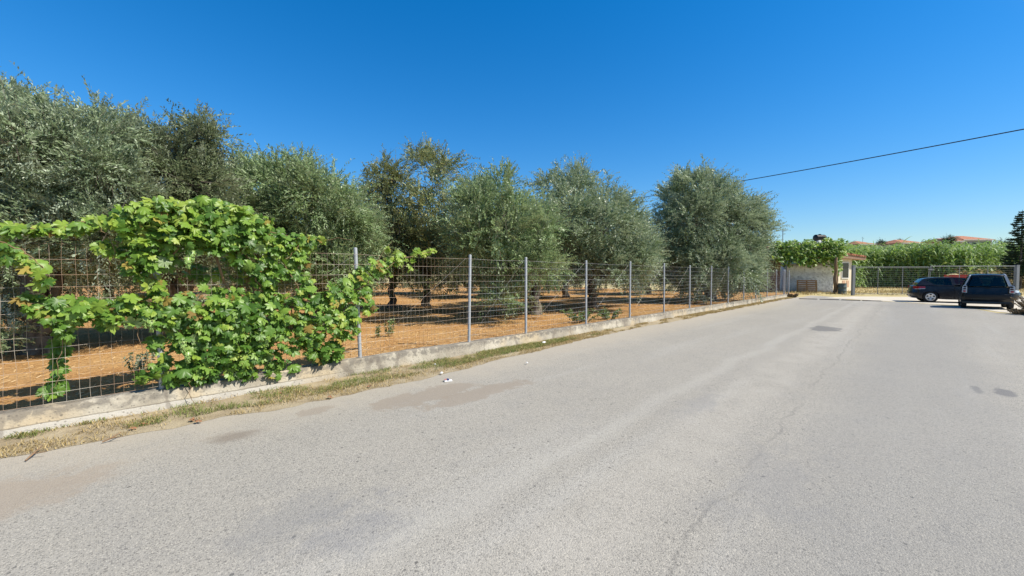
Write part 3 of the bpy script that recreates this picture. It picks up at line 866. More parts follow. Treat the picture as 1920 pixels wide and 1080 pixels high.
# patches: px, py, rx, ry, leaves, depth in front of the fence (m), young share
VP = [
    (20, 430, 30, 9, 22, .10, .6), (75, 432, 30, 8, 18, .10, .5), (130, 428, 30, 9, 20, .12, .4), (185, 418, 34, 11, 26, .14, .5),
    (245, 405, 36, 24, 60, .22, .55), (300, 395, 44, 22, 90, .30, .45), (270, 430, 46, 34, 90, .28, .35), (350, 395, 50, 20, 90, .32, .35), (400, 390, 36, 16, 60, .34, .3),
    (345, 425, 70, 30, 150, .36, .25), (420, 415, 50, 30, 120, .36, .2), (290, 470, 44, 36, 90, .26, .12), (395, 452, 70, 22, 90, .32, .08), (460, 440, 44, 30, 90, .30, .15),
    (250, 485, 26, 34, 45, .2, .1), (470, 475, 44, 36, 80, .26, .08), (515, 450, 36, 22, 60, .22, .15), (555, 458, 36, 20, 50, .18, .25), (595, 450, 22, 8, 12, .12, .8),
    (540, 490, 40, 32, 60, .16, .08), (500, 510, 30, 30, 45, .18, .05), (205, 462, 24, 13, 16, .12, .7), (262, 445, 26, 24, 30, .22, .3),
    (22, 478, 26, 16, 16, .22, .45), (70, 500, 18, 13, 9, .28, .35), (82, 524, 9, 10, 4, .28, .4), (5, 465, 12, 14, 6, .2, .5),
    (80, 575, 34, 18, 26, .18, .2), (130, 580, 40, 22, 40, .22, .15), (115, 600, 34, 20, 24, .24, .2), (190, 582, 44, 24, 50, .2, .15), (250, 580, 40, 24, 50, .2, .2), (300, 590, 34, 34, 60, .22, .15),
    (215, 605, 36, 12, 18, .22, .15), (285, 530, 20, 14, 14, .2, .9), (295, 548, 16, 8, 6, .2, .6), (60, 560, 16, 14, 9, .15, .3), (330, 568, 30, 14, 16, .18, .2),
    (112, 650, 12, 26, 16, -.22, 0), (108, 700, 14, 34, 20, -.22, 0), (98, 735, 20, 10, 10, -.18, 0), (118, 625, 14, 14, 7, .1, .1),
    (350, 620, 34, 44, 90, .2, .08), (395, 590, 44, 32, 90, .26, .1), (440, 600, 46, 40, 100, .26, .1), (400, 650, 56, 36, 130, .22, .08), (460, 650, 46, 36, 110, .22, .06),
    (370, 690, 40, 26, 60, .16, .05), (420, 690, 40, 22, 60, .16, .05), (455, 700, 30, 16, 34, .14, .05), (500, 600, 40, 36, 80, .24, .12), 
    (540, 625, 50, 34, 100, .24, .12), (590, 600, 44, 34, 90, .24, .15), (630, 585, 38, 34, 80, .24, .15), (600, 645, 40, 24, 60, .18, .08), (610, 665, 30, 16, 36, .14, .05),
    (585, 560, 36, 22, 45, .2, .15), (640, 545, 30, 24, 40, .2, .15), (650, 620, 24, 18, 26, .16, .1), (655, 600, 20, 30, 30, .2, .15), (520, 690, 40, 18, 34, .14, .08), (500, 660, 40, 26, 50, .16, .04),
    (350, 550, 14, 10, 4, .14, .2), (430, 548, 34, 10, 12, .16, .12), (470, 556, 26, 14, 16, .18, .1), (395, 535, 16, 10, 4, .12, .05), (575, 522, 22, 12, 10, .14, .1), (525, 560, 26, 12, 16, .2, .2),
    (300, 680, 18, 18, 12, .1, .1), (275, 705, 22, 8, 9, .08, .1), (330, 705, 26, 14, 20, .12, .1), (300, 640, 18, 20, 10, .1, .1), (370, 715, 26, 8, 12, .1, .1), (345, 595, 30, 22, 34, .2, .2),
    (440, 505, 44, 22, 30, -.12, 0), (350, 510, 40, 20, 16, -.12, 0), (500, 545, 24, 22, 18, .1, .05),
    (680, 525, 26, 22, 40, .2, .25), (700, 500, 26, 16, 30, .18, .3), (672, 550, 20, 16, 20, .2, .2), (720, 510, 18, 14, 14, .14, .35), (735, 492, 20, 10, 14, .12, .55), (752, 482, 16, 10, 12, .1, .8),
    (785, 475, 16, 7, 12, .08, .9), (772, 500, 8, 14, 5, .08, .5), (745, 475, 8, 6, 4, .08, .9), (690, 575, 14, 12, 8, .16, .3), (728, 466, 4, 4, 3, .08, .9), (810, 470, 8, 3, 4, .06, 1.0),
    (485, 420, 26, 18, 34, .28, .3), (455, 400, 22, 12, 20, .3, .35), (375, 378, 16, 6, 10, .32, .4), (255, 388, 16, 8, 9, .26, .6), (320, 382, 14, 6, 7, .3, .6),
]
def build_vine():
    rng = np.random.default_rng(77)
    root = empty("grape_vine", fp(on_fence(480, 700)[0], -.12, soil_z(0, -.3)))
    tag(root, "bright green grape vine sprawling over the left part of the wire fence", "vine")
    o0 = np.array(root.location)
    fd = np.array(FD); fn = np.array(FN); upv = np.array([0, 0, 1.0]); sunv = np.array(sv)
    P = []; Yg = []
    for px, py, rx, ry, n, dep, yg in VP:
        n = int(n * 1.0) + 1
        for _ in range(n):
            a = rng.random() * 6.283; q = rng.random() ** .5
            o_ = -.1 + dep * (rng.random() ** .8 if dep > 0 else .5 + .5 * rng.random()) + rng.normal() * .02
            s_, z_ = on_fence(px + rx * q * math.cos(a), py + ry * q * math.sin(a), o_)
            P.append(fp(s_, o_, z_)); Yg.append(rng.random() < yg + .08)
    P = np.array([tuple(p) for p in P]); Yg = np.array(Yg); n = len(P)
    D = -upv * rng.uniform(.1, 1.0, (n, 1)) + fn * rng.uniform(.0, .9, (n, 1)) + fd * rng.normal(scale=.55, size=(n, 1)) + rng.normal(scale=.2, size=(n, 3))
    N = fn * rng.uniform(.2, 1.0, (n, 1)) + upv * rng.uniform(.1, .9, (n, 1)) + sunv * .35 + rng.normal(scale=.48, size=(n, 3))
    S = .055 + .080 * rng.random(n) ** 1.3 * np.where(Yg, .9, 1.0)
    P2 = P - unit(D) * S[:, None] * .35
    V, Fq = vine_leaves(P2 - o0, D, N, S, rng)
    kind = Yg.astype(int); kind[rng.random(n) < .035] = 2
    mi = np.repeat(kind, LK)
    np_mesh("foliage", V, Fq, None, root, [VINE, VINE_YOUNG, VINE_OLD], mi)
    # stems: a woody trunk, runners along the wires, leaf stalks
    b = MB()
    def run(pts, r0, r1, wig=.02):
        pp = []
        for i, (px, py, o_) in enumerate(pts):
            s_, z_ = on_fence(px, py, o_); pp.append(fp(s_, o_, z_) - Vector(o0))
        fine = []
        for i in range(len(pp) - 1):
            for j in range(5):
                q = pp[i].lerp(pp[i + 1], j / 5); fine.append(q + Vector(rng.normal(size=3)) * wig)
        fine.append(pp[-1]); k = len(fine)
        b.tube(fine, [r0 + (r1 - r0) * i / (k - 1) for i in range(k)], 6)
    run([(478, 712, -.2), (470, 640, -.15), (440, 560, -.1), (400, 480, -.05), (350, 420, .05)], .022, .011)
    run([(470, 640, -.15), (540, 600, -.05), (620, 570, 0), (690, 530, .0), (750, 485, -.02), (815, 470, -.04)], .013, .003, .01)
    run([(400, 480, -.05), (300, 430, .0), (200, 418, -.02), (80, 428, -.03), (-30, 440, -.03)], .012, .004, .012)
    run([(440, 560, -.1), (340, 580, -.02), (240, 582, 0), (140, 575, 0), (50, 570, 0)], .012, .004, .012)
    run([(350, 420, .05), (430, 400, .1), (520, 440, .05), (600, 452, -.04)], .010, .003, .012)
    run([(330, 470, 0), (285, 500, 0), (288, 530, 0)], .008, .005, .015)
    run([(120, 580, .0), (115, 640, -.06), (108, 700, -.08), (100, 738, -.08)], .004, .002, .01)
    run([(-20, 445, .0), (40, 470, .08), (80, 500, .12), (90, 540, .1)], .006, .002, .01)
    run([(370, 690, 0), (352, 735, .05), (375, 765, .08)], .004, .002, .01)
    run([(470, 640, -.15), (500, 560, -.05), (470, 500, .02), (450, 440, .1)], .014, .006, .02)
    run([(540, 600, -.05), (560, 540, .0), (530, 490, .03), (560, 460, .05)], .009, .003, .015)
    run([(250, 582, 0), (262, 640, .03), (285, 690, .05)], .004, .002, .012)
    run([(190, 418, 0), (215, 470, .02), (205, 500, .03)], .004, .002, .015)
    run([(690, 530, .0), (720, 470, .02), (735, 452, .03)], .004, .0015, .008)
    run([(600, 452, -.04), (640, 446, -.02), (668, 452, .0)], .003, .0012, .008)
    for i in range(0, n, 2):
        e = Vector(P2[i] - o0); a = e - FN * float(rng.uniform(.03, .09)) + Vector((0, 0, float(rng.uniform(-.05, .03))))
        b.tube([a, e], .0016, 3, caps=False)
    b.build("stems", M_CANE, root)
    for px, py, o_ in ((272, 592, .1), (283, 600, .11), (360, 470, .2), (352, 482, .2), (343, 640, .12), (500, 630, .12), (352, 660, .1)):
        s_, z_ = on_fence(px, py, o_); c = fp(s_, o_, z_) - Vector(o0)
        bm = bmesh.new()
        bmesh.ops.create_cone(bm, segments=8, radius1=.012, radius2=.036, depth=.13, cap_ends=True, matrix=Matrix.Translation(c - Vector((0, 0, .065))))
        for i in range(46):
            t = rng.random(); rr = .040 * (1 - .7 * t); a = rng.random() * 6.283
            q = c + Vector((math.cos(a) * rr, math.sin(a) * rr, -.13 * t))
            bmesh.ops.create_icosphere(bm, subdivisions=1, radius=.0085, matrix=Matrix.Translation(q))
        me = bpy.data.meshes.new("grape_cluster"); bm.to_mesh(me); bm.free()
        me.polygons.foreach_set('use_smooth', [True] * len(me.polygons)); me.materials.append(M_GRAPE)
        o = bpy.data.objects.new("grape_cluster", me); COL.objects.link(o); o.parent = root
build_vine()
# ------------------------------------------------------------------ low plants: blades, straw, weeds
def blades(P, H, Wd, rng, lean=.5, nseg=1):
    n = len(P)
    a = rng.random(n) * 6.283
    dx = np.stack([np.cos(a), np.sin(a), np.zeros(n)], 1)
    ln = np.stack([np.cos(a + 1.3), np.sin(a + 1.3), np.zeros(n)], 1) * (lean * H * rng.random(n))[:, None]
    tip = P + ln + np.array([0, 0, 1.0]) * (H * rng.uniform(.5, 1, n))[:, None]
    mid = P + ln * .35 + np.array([0, 0, 1.0]) * (H * .5)[:, None]
    w = (Wd * .5)[:, None]
    V = np.stack([P - dx * w, P + dx * w, mid + dx * w * .8, mid - dx * w * .8, tip], 1).reshape(-1, 3)
    i = np.arange(n)[:, None] * 5
    F = np.concatenate([i + np.array([[0, 1, 2]]), i + np.array([[0, 2, 3]]), i + np.array([[3, 2, 4]])], 0)
    return V, F
G_DRY = leaf_mat("dry_grass_blade", [(.24, .17, .07), (.34, .25, .105), (.43, .33, .155), (.50, .40, .21)], None, .2, .7, .15)
G_GREEN = leaf_mat("green_grass_blade", [(.09, .13, .03), (.14, .20, .045), (.20, .25, .07), (.40, .33, .14)], None, .25, .6, .2)
G_STRAW = leaf_mat("straw", [(.33, .18, .065), (.44, .27, .11), (.54, .36, .17), (.60, .45, .26)], None, .05, .8, .1)

def build_verge_grass():
    rng = np.random.default_rng(5)
    def make(n, smin, smax, fn_w, name, mat, hmin, hmax, clump, q0=0., q1=1.):
        s_ = rng.uniform(smin, smax, n); q = q0 + (q1 - q0) * rng.random(n)
        keep = []
        for i in range(n):
            w = verge_w(s_[i])
            v = fnoise(s_[i], q[i] * w * 2, clump, 3.3) + .5 * fnoise(s_[i], q[i] * w * 2, clump * 3.1, 7.7) + fn_w(s_[i])
            keep.append(v + rng.normal() * .12 > 0)
        keep = np.array(keep); s_ = s_[keep]; q = q[keep]
        w = np.array([verge_w(x) for x in s_])
        P = np.array([tuple(fp(a, .01 + b * c, .012 + .03 * (1 - b))) for a, b, c in zip(s_, q, w)])
        H = rng.uniform(hmin, hmax, len(P)); 
        V, F = blades(P, H, rng.uniform(.003, .007, len(P)) * (1 + np.clip(s_, 0, 20) * .08), rng, 2.0)
        o = np_mesh(name, V, F, mat); return o
    dry = lambda s_: float(np.interp(s_, [-9, -5, -4, -2, 0, 3, 4.5, 6, 8, 10, 18, 26, 29], [-.1, -.15, -.25, -.05, .2, .3, .15, -.2, -.1, .05, .0, .05, .3]))
    grn = lambda s_: float(np.interp(s_, [-9, -5, -4.2, -3, -1, 0, 1.5, 3.2, 4, 6, 9], [-.35, -.3, -.25, .05, .2, .25, .15, .0, -.3, -.5, -1]))
    o = make(95000, -9, 29, dry, "dry_grass", G_DRY, .012, .05, 1.6)
    tag(o, "dry straw coloured grass strip along the foot of the concrete wall", "grass", kind='stuff')
    o = make(42000, -9, 6, grn, "green_grass", G_GREEN, .015, .06, 1.2, 0, .7)
    tag(o, "short green grass growing at the foot of the wall near the vine", "grass", kind='stuff')
build_verge_grass()

def build_straw():
    rng = np.random.default_rng(15)
    n = 42000
    s_ = -9 + 34 * rng.random(n) ** 1.0; o_ = -.25 - 13 * rng.random(n) ** 1.7
    P = np.array([tuple(fp(a, b, soil_z(a, b) + .006)) for a, b in zip(s_, o_)])
    a = rng.random(n) * 6.283; L = rng.uniform(.03, .11, n)
    d = np.stack([np.cos(a), np.sin(a), rng.uniform(-.05, .3, n)], 1) * L[:, None]
    w = np.stack([-np.sin(a), np.cos(a), np.zeros(n)], 1) * rng.uniform(.002, .005, n)[:, None] + np.array([0, 0, .0015])
    V = np.stack([P - w, P + w, P + d + w, P + d - w], 1).reshape(-1, 3)
    tag(np_mesh("straw_litter", V, quads(n), G_STRAW), "pale straw litter scattered over the orange orchard soil", "straw", kind='stuff')
build_straw()

WEED = leaf_mat("weed_leaf", [(.09, .15, .045), (.14, .22, .065), (.21, .29, .10)], None, .25, .5, .3)
WEED_DRY = leaf_mat("dry_weed_stalk", [(.13, .095, .055), (.22, .16, .095), (.31, .235, .14)], None, .15, .7, .15)
def weed(name, label, cat, base, h, r, nst, mat, seed, leaf=.05, group=None):
    rng = np.random.default_rng(seed)
    root = empty(name, base); tag(root, label, cat, group)
    b = MB(); Vs = []
    for i in range(nst):
        a = rng.random() * 6.283; q = r * rng.random() ** .6
        p0 = Vector((q * .35 * math.cos(a), q * .35 * math.sin(a), -.03)); p1 = Vector((q * math.cos(a), q * math.sin(a), h * rng.uniform(.55, 1)))
        path = [p0, p0.lerp(p1, .5) + Vector((0, 0, .1 * h)), p1]
        b.tube(path, [.005, .004, .002], 4, caps=False)
        m = int(10 + 14 * h) * (7 if mat is WEED_DRY else 2)
        t = rng.uniform(.2, 1, m)
        pts = np.array([tuple(path[0].lerp(path[2], x) + Vector((0, 0, .2 * h * x * (1 - x)))) for x in t])
        Vs.append(pts)
    b.build("stem", M_CANE if mat is WEED else mat, root)
    P = np.concatenate(Vs); n = len(P)
    D = unit(rng.normal(size=(n, 3)) + np.array([0, 0, .25])); N = unit(np.cross(D, rng.normal(size=(n, 3)))); W = np.cross(D, N)
    L = leaf * rng.uniform(.6, 1.3, (n, 1))
    V = np.stack([P, P + D * L * .5 + W * L * .24, P + D * L, P + D * L * .5 - W * L * .24], 1).reshape(-1, 3)
    np_mesh("foliage", V, quads(n), mat, root)
def soil_pt(px, py):
    p = gp(px, py, .13); p.z = soil_at(p); return p
weed("weed", "tall thin leafy weed on bright soil behind second bay of mesh, right of vine", "weed", soil_pt(732, 632), .42, .12, 5, WEED, 1, .06)
weed("weed", "short leafy weed on bright soil, the leftmost of the pair right of vine", "weed", soil_pt(708, 633), .30, .10, 4, WEED, 2, .05)
weed("weed", "grey-green leafy weed on soil left of the vine-covered fence post", "weed", soil_pt(262, 700), .30, .22, 9, OL_DARK, 3, .05)
weed("bush", "sprawling low green bush behind the mesh right of low-hanging olive branches", "bush", soil_pt(1085, 603), .40, .7, 26, WEED, 4, .07)
weed("bush", "smaller low green bush behind the mesh beside the sprawling one", "bush", soil_pt(1140, 600), .36, .5, 18, WEED, 5, .07)
weed("bush", "leafy shoot clump at the foot of the big dome-shaped olive", "bush", soil_pt(1362, 563), 1.1, .8, 26, OL_GREEN, 6, .10)
weed("dry_weed", "dry brown brush pile at right edge beside the small two-seat car", "brush", gp(1950, 591), .7, .85, 90, WEED_DRY, 7, .045)
weed("dry_weed", "dry straw coloured weed tuft at the far end of the wall", "weed", gp(1484, 558), .28, .5, 40, WEED_DRY, 8, .06)
weed("dry_weed", "dry brown weed tuft on sloping dust in front of brush pile at right", "weed", gp(1916, 590), .22, .45, 50, WEED_DRY, 9, .04)

# ------------------------------------------------------------------ litter on the verge
def leaf_litter():
    rng = np.random.default_rng(9)
    MT = simple("dead_vine_leaf", (.25, .12, .06), .8, var=.4, sc=30)
    spots = [(270, 792, "curled brown dead leaf on verge left of the fence post shadows"), (372, 789, "orange dead leaf nearest the road under the vine"), (358, 787, "orange dead leaf on grass just left of another under the vine"),
             (618, 744, "reddish dead leaf on the dry verge below the vine's right end"), (528, 735, "reddish dead leaf against wall foot under the vine"), (690, 723, "brown dead leaf on green verge right of the first clear post"),
             (255, 800, "flat brown dead leaf on dust left of the curled one")]
    for px, py, lab in spots:
        p = gp(px, py, .04)
        a = rng.random() * 6.28
        V, Fq = vine_leaves(np.zeros((1, 3)), np.array([[math.cos(a), math.sin(a), .1]]), np.array([[.2, .1, 1.0]]), np.array([.05]), rng)
        o = np_mesh("dead_leaf", V, Fq, MT); o.location = p
        tag(o, lab, "leaf", "dead leaves on the verge")
    M_STICK = simple("dry_stick", (.22, .14, .08), .85, var=.3, sc=30)
    for pts, lab in ((((48, 868), (62, 860), (80, 848)), "forked dry stick lying on asphalt at photo's left"), (((192, 833), (208, 830), (228, 822)), "curved brown stick at the verge edge left of the dirt spot")):
        b = MB(); p0 = gp(*pts[0]); b.tube([gp(x, y) - p0 + Vector((0, 0, .02 + .02 * i)) for i, (x, y) in enumerate(pts)], [.006, .008, .003], 5)
        q = gp(*pts[1]) - p0; b.tube([q + Vector((0, 0, .04)), q + Vector((.09, .02, .05))], [.005, .002], 5)
        o = b.build("stick", M_STICK); o.location = p0; tag(o, lab, "stick")
leaf_litter()
def litter():
    W = simple("white_litter", (.75, .74, .72), .6, var=.1, sc=20)
    Bl = simple("blue_print", (.03, .05, .17), .5); Rd = simple("red_print", (.55, .16, .14), .5)
    r = empty("cigarette_packet", gp(840, 716) + Vector((0, 0, .012)), .35)
    tag(r, "crushed white paper packet with blue and red print on the asphalt edge", "litter")
    b = MB(); b.box((-.055, -.035, 0), (.055, .035, .018), bev=.004)
    for v_i, v in enumerate(b.v): b.v[v_i] = (v[0], v[1], v[2] * (1 + .5 * math.sin(v[0] * 60)) + .004 * math.cos(v[1] * 80))
    b.build("carton", W, r)
    b = MB(); b.box((-.012, -.036, .021), (.012, .036, .0285)); b.build("blue_band", Bl, r)
    b = MB(); b.box((-.05, -.02, .0265), (-.02, .02, .0285)); b.build("red_patch", Rd, r)
    rng = random.Random(3)
    for px, py, sz, lab in ((1020, 644, .045, "white crumpled paper scrap on the dry verge grass by the wall"), (988, 681, .02, "tiny white scrap on asphalt below the crumpled paper"),
                            (816, 684, .022, "small white scrap on green verge grass nearest the wall"), (828, 700, .022, "small white scrap on dry grass above the paper packet")):
        bm = bmesh.new(); bmesh.ops.create_icosphere(bm, subdivisions=2, radius=sz)
        for v in bm.verts: v.co *= 1 + .45 * mnoise.noise(v.co * 60 + Vector((px, 0, 0))); v.co.z *= .6
        me = bpy.data.meshes.new("paper_scrap"); bm.to_mesh(me); bm.free(); me.materials.append(W)
        o = bpy.data.objects.new("paper_scrap", me); COL.objects.link(o); o.location = gp(px, py, .03) + Vector((0, 0, sz * .4))
        tag(o, lab, "litter", "white litter on the verge")
litter()

# ------------------------------------------------------------------ buildings round the end of the road
M_WHITEWASH = NT("peeling_whitewash")
_f = M_WHITEWASH.noise(2.2, 6, dist=.5); _z = M_WHITEWASH.xyz()[2]
_c = M_WHITEWASH.mix(M_WHITEWASH.step(_f, .36, .70), (.80, .80, .80), (.54, .54, .55))
_c = M_WHITEWASH.mix(M_WHITEWASH.math('MULTIPLY', M_WHITEWASH.step(M_WHITEWASH.noise(6, 5), .52, .66), .6), _c, (.26, .25, .23))
_c = M_WHITEWASH.mix(M_WHITEWASH.math('MULTIPLY', M_WHITEWASH.math('SUBTRACT', 1.0, M_WHITEWASH.step(_z, .0, .4)), .5), _c, (.25, .23, .2))
M_WHITEWASH = M_WHITEWASH.done(M_WHITEWASH.principled(_c, .9, 0, .15, M_WHITEWASH.bump(_f, .5, .03)))
M_CREAM = simple("cream_render", (.76, .66, .50), .9, var=.08, sc=1.5, bump=.2)
M_PEACH = simple("peach_panel", (.55, .36, .24), .85, var=.1)
M_BROWNW = simple("brown_shed_wall", (.22, .15, .09), .9, var=.3, sc=1.5)
M_DARKGL = simple("dark_pane", (.02, .024, .028), .12, spec=.6, var=.1)
M_TIMBER = simple("weathered_timber", (.30, .175, .085), .8, var=.35, sc=5, bump=.3)
M_DARKW = simple("dark_post", (.09, .055, .035), .85, var=.3)
def tiles_mat(name, a, b):
    m = NT(name)
    f = m.noise(3, 4); v = m.noise(25, 2)
    c = m.mix(f, a, b); c = m.mix(m.math('MULTIPLY', m.step(v, .5, .7), .4), c, tuple(x * .5 for x in a))
    w = m.n('ShaderNodeTexWave', wave_type='BANDS', bands_direction='X'); m.put(w.inputs['Vector'], m.obj); w.inputs['Scale'].default_value = 1.6
    return m.done(m.principled(c, .85, 0, .2, m.bump(w.outputs[1], .8, .06)))
M_TILE = tiles_mat("terracotta_tile", (.36, .15, .085), (.49, .235, .145))

def px_x(px, Y): return (px - 960) / F_PX * Y

SHED_ROT = R(-20)
def build_shed():
    # front wall spans px 1478-1562
    a = gp(1474, 547.2); c = gp(1562, 548.4)
    ang = math.atan2(c.y - a.y, c.x - a.x)
    L = (c - a).length
    r = empty("whitewashed_shed", a, ang)
    tag(r, "small shed with peeling white walls under the leafy pergola vine", "shed")
    b = MB(); b.box((0, 0, -.05), (L, 3.2, 2.45), bev=.03); b.build("wall", M_WHITEWASH, r)
    b = MB(); b.box((-.1, -.04, 2.452), (L + .1, 3.35, 2.6), bev=.01); b.build("roof", simple("grey_slab", (.35, .34, .32), .9), r)
    return a, c, ang
shed_a, shed_c, shed_ang = build_shed()

def build_cream_house():
    Y = 38.5
    a = gp(1564, 546); a = Vector((px_x(1566, Y), Y, 0))
    r = empty("cream_house", a, R(14)); 
    tag(r, "low cream house with terracotta eave and dark window right of the white shed", "house")
    w = 2.0; h = 3.15
    b = MB(); b.box((-3, 0, -.05), (w, 5, h)); b.build("wall", M_CREAM, r)
    f = MB(); f.box((.72, -.06, 1.22), (1.62, -.002, 1.3)); f.box((.72, -.05, 2.72), (1.62, -.002, 2.8)); f.box((.72, -.05, 1.302), (.78, -.002, 2.718)); f.box((1.56, -.05, 1.302), (1.62, -.002, 2.718))
    wn = f.build("window", simple("white_frame", (.7, .69, .66), .6), r)
    g = MB(); g.box((.782, -.02, 1.302), (1.558, -.004, 2.718)); g.build("pane", M_DARKGL, wn)
    for x in (.86, 1.34):
        p = MB(); p.box((x, -.022, .42), (x + .34, -.002, 1.05), bev=.008); p.build("moulded_panel", M_PEACH, r)
    p = MB(); p.tube([(.25, -.04, 0), (.3, -.05, 1.2), (.15, -.05, 1.9)], .012, 6); p.build("cable_pipe", M_GALV, r)
    p = MB(); p.box((.35, -.08, 1.55), (.55, -.002, 1.95), bev=.01); p.build("meter_box", simple("meter_box", (.5, .46, .4), .7), r)
    # tiled lean-to roof, thick eave running out past the corner
    q = MB()
    n = 26; x0, x1 = -3.3, 3.1
    def rz(x): return 3.62 - .10 * (x - 0)
    for i in range(n):
        xa = x0 + (x1 - x0) * i / n; xb = x0 + (x1 - x0) * (i + 1) / n; xm = (xa + xb) / 2
        for (u0, u1) in ((-.5, 2.2), (2.2, 5.3)):
            zz0 = rz(xm) + .0; k = .09
            pts = [(xa, u0), (xb, u0), (xb, u1), (xa, u1)]
            vs = []
            for (x, u) in pts: vs.append((x, u, rz(x) + k * (u + .5)))
            vs2 = [(x, y, z - .05) for x, y, z in vs]
            q.add(vs + vs2, [(0, 1, 2, 3), (7, 6, 5, 4), (0, 4, 5, 1), (1, 5, 6, 2), (2, 6, 7, 3), (3, 7, 4, 0)])
            if u0 < 0:
                q.tube([(xm, -.53, rz(xm) + .02), (xm, 5.3, rz(xm) + .02 + k * 6.05)], .085, 8)
    q.build("roof", M_TILE, r, smooth=True)
    e = MB(); e.add([(x0, -.45, 3.05 + .3), (x1, -.45, rz(x1) - .30), (x1, .6, rz(x1) - .30), (x0, .6, 3.35), (x0, -.45, rz(x0) - .055), (x1, -.45, rz(x1) - .055), (x1, .6, rz(x1) - .055), (x0, .6, rz(x0) - .055)],
                    [(0, 3, 2, 1), (4, 5, 6, 7), (0, 1, 5, 4), (1, 2, 6, 5), (2, 3, 7, 6), (3, 0, 4, 7)])
    e.build("eave_board", simple("eave_board", (.30, .19, .13), .8), r)
build_cream_house()

def build_back_house():
    Y = 43.0
    x0, x1 = px_x(1468, Y), px_x(1562, Y)
    r = empty("flat_roofed_house", (x0, Y, 0))
    tag(r, "flat roofed house mostly hidden behind the pergola vine, carrying the black tank", "house")
    h = 4.78
    b = MB(); b.box((0, 0, -.05), (x1 - x0, 6, h)); b.build("wall", simple("ochre_render", (.42, .34, .24), .9), r)
    b = MB(); b.box((-.2, -.2, h + .002), (x1 - x0 + .2, 6.2, h + .16), bev=.01); b.build("roof", simple("roof_slab", (.5, .49, .47), .85), r)
    # water tank on a low plinth
    t = empty("water_tank", (px_x(1535, Y + 1), Y + 1, h + .16), R(8), 1.0)
    tag(t, "black ribbed water tank lying on the house roof above the pergola vine", "water tank")
    blk = simple("black_plastic", (.012, .012, .014), .4, var=.2)
    M = Matrix.Translation((-.6, 0, .66)) @ Matrix.Rotation(PI / 2, 4, 'Y')
    prof = [(.0, 0), (.24, .01), (.3, .05)]
    for i in range(7):
        z = .08 + i * .145
        prof += [(.34, z), (.34, z + .07), (.31, z + .085), (.31, z + .13)]
    prof += [(.34, 1.1), (.3, 1.17), (.24, 1.2), (0, 1.21)]
    b = MB(); b.lathe(prof, 24, M=M, close=False); b.build("barrel", blk, t, smooth=True)
    for x in (-.4, .35):
        b = MB(); b.box((x, -.3, 0), (x + .3, .3, .38), bev=.01); b.build("plinth", simple("pale_block", (.6, .6, .58), .8), t)
    b = MB(); b.tube([(.62, 0, .72), (.72, 0, .72), (.72, 0, .02)], .02, 8); b.build("pipe", M_GALV, t)
    b = MB(); b.lathe([(.0, 1.06), (.12, 1.06), (.12, 1.02), (.15, 1.0), (.15, .92), (0, .92)], 16, close=False); b.build("filler_cap", blk, t)
build_back_house()

def build_brown_shed():
    Y = 37.0
    x0, x1 = px_x(1404, Y), px_x(1463, Y)
    r = empty("brown_shed", (x0, Y, 0)); tag(r, "brown walled outbuilding in shade between the dome-shaped olive and white shed", "shed")
    b = MB(); b.box((0, 0, -.05), (x1 - x0, 4, 2.75), bev=.02); b.build("wall", M_BROWNW, r)
    b = MB(); b.box((-.15, -.35, 2.752), (x1 - x0 + .1, 4.2, 2.9), bev=.01); b.build("roof", simple("rusty_sheet", (.2, .12, .08), .8), r)
    b = MB(); b.box((x1 - x0 - .95, -.03, 0), (x1 - x0 - .1, -.002, 2.05), bev=.005); b.build("door", simple("dark_red_door", (.11, .045, .035), .7), r)
build_brown_shed()

def build_pallet():
    p = gp(1506, 548.5); 
    a = gp(1487, 548.0); c = gp(1524, 548.4)
    ang = math.atan2(c.y - a.y, c.x - a.x) 
    r = empty("wooden_pallet", a + Vector((.02, -.46, 0)), shed_ang)
    tag(r, "brown slatted timber pallet leaning upright against the white shed wall", "pallet")
    M = Matrix.Rotation(R(-11), 4, 'X'); W = (c - a).length; H = 1.12
    for i in range(7):
        z = .02 + i * (H - .12) / 6
        b = MB(); b.box((0, -.025, z), (W, 0, z + .105), M=M, bev=.006); b.build("slat", M_TIMBER, r)
    for x in (.02, W * .5 - .05, W - .12):
        b = MB(); b.box((x, .002, .0), (x + .1, .08, H), M=M, bev=.006); b.build("bearer", M_TIMBER, r)
build_pallet()

def build_barrel():
    p = gp(1579, 551.5)
    r = empty("oil_drum", p); tag(r, "grey-green steel drum standing before the cream house", "drum")
    m = simple("drum_paint", (.085, .115, .115), .6, var=.35, sc=5)
    prof = [(0, 0), (.28, 0), (.295, .02), (.28, .04), (.28, .28), (.295, .3), (.28, .32), (.28, .56), (.295, .58), (.28, .6), (.28, .84), (.298, .86), (.298, .885), (.27, .885), (.265, .84), (0, .84)]
    b = MB(); b.lathe(prof, 28, close=False); b.build("shell", m, r, smooth=True)
    b = MB(); b.lathe([(.0, .852), (.04, .852), (.04, .87), (0, .87)], 10, M=Matrix.Translation((.16, 0, 0)), close=False); b.build("bung", M_GALV, r)
    q = gp(1586.5, 545.5)
    r = empty("concrete_block", q, .3); tag(r, "small dark hollow concrete block on the ground right of the drum", "block")
    b = MB(); b.box((-.28, -.13, 0), (.28, .13, .06)); b.box((-.28, -.13, .24), (.28, .13, .3)); b.box((-.28, -.13, .0602), (-.22, .13, .2398)); b.box((.22, -.13, .0602), (.28, .13, .2398)); b.box((-.03, -.13, .0602), (.03, .13, .2398))
    b.build("block_body", simple("dark_block", (.16, .155, .15), .9), r)
build_barrel()

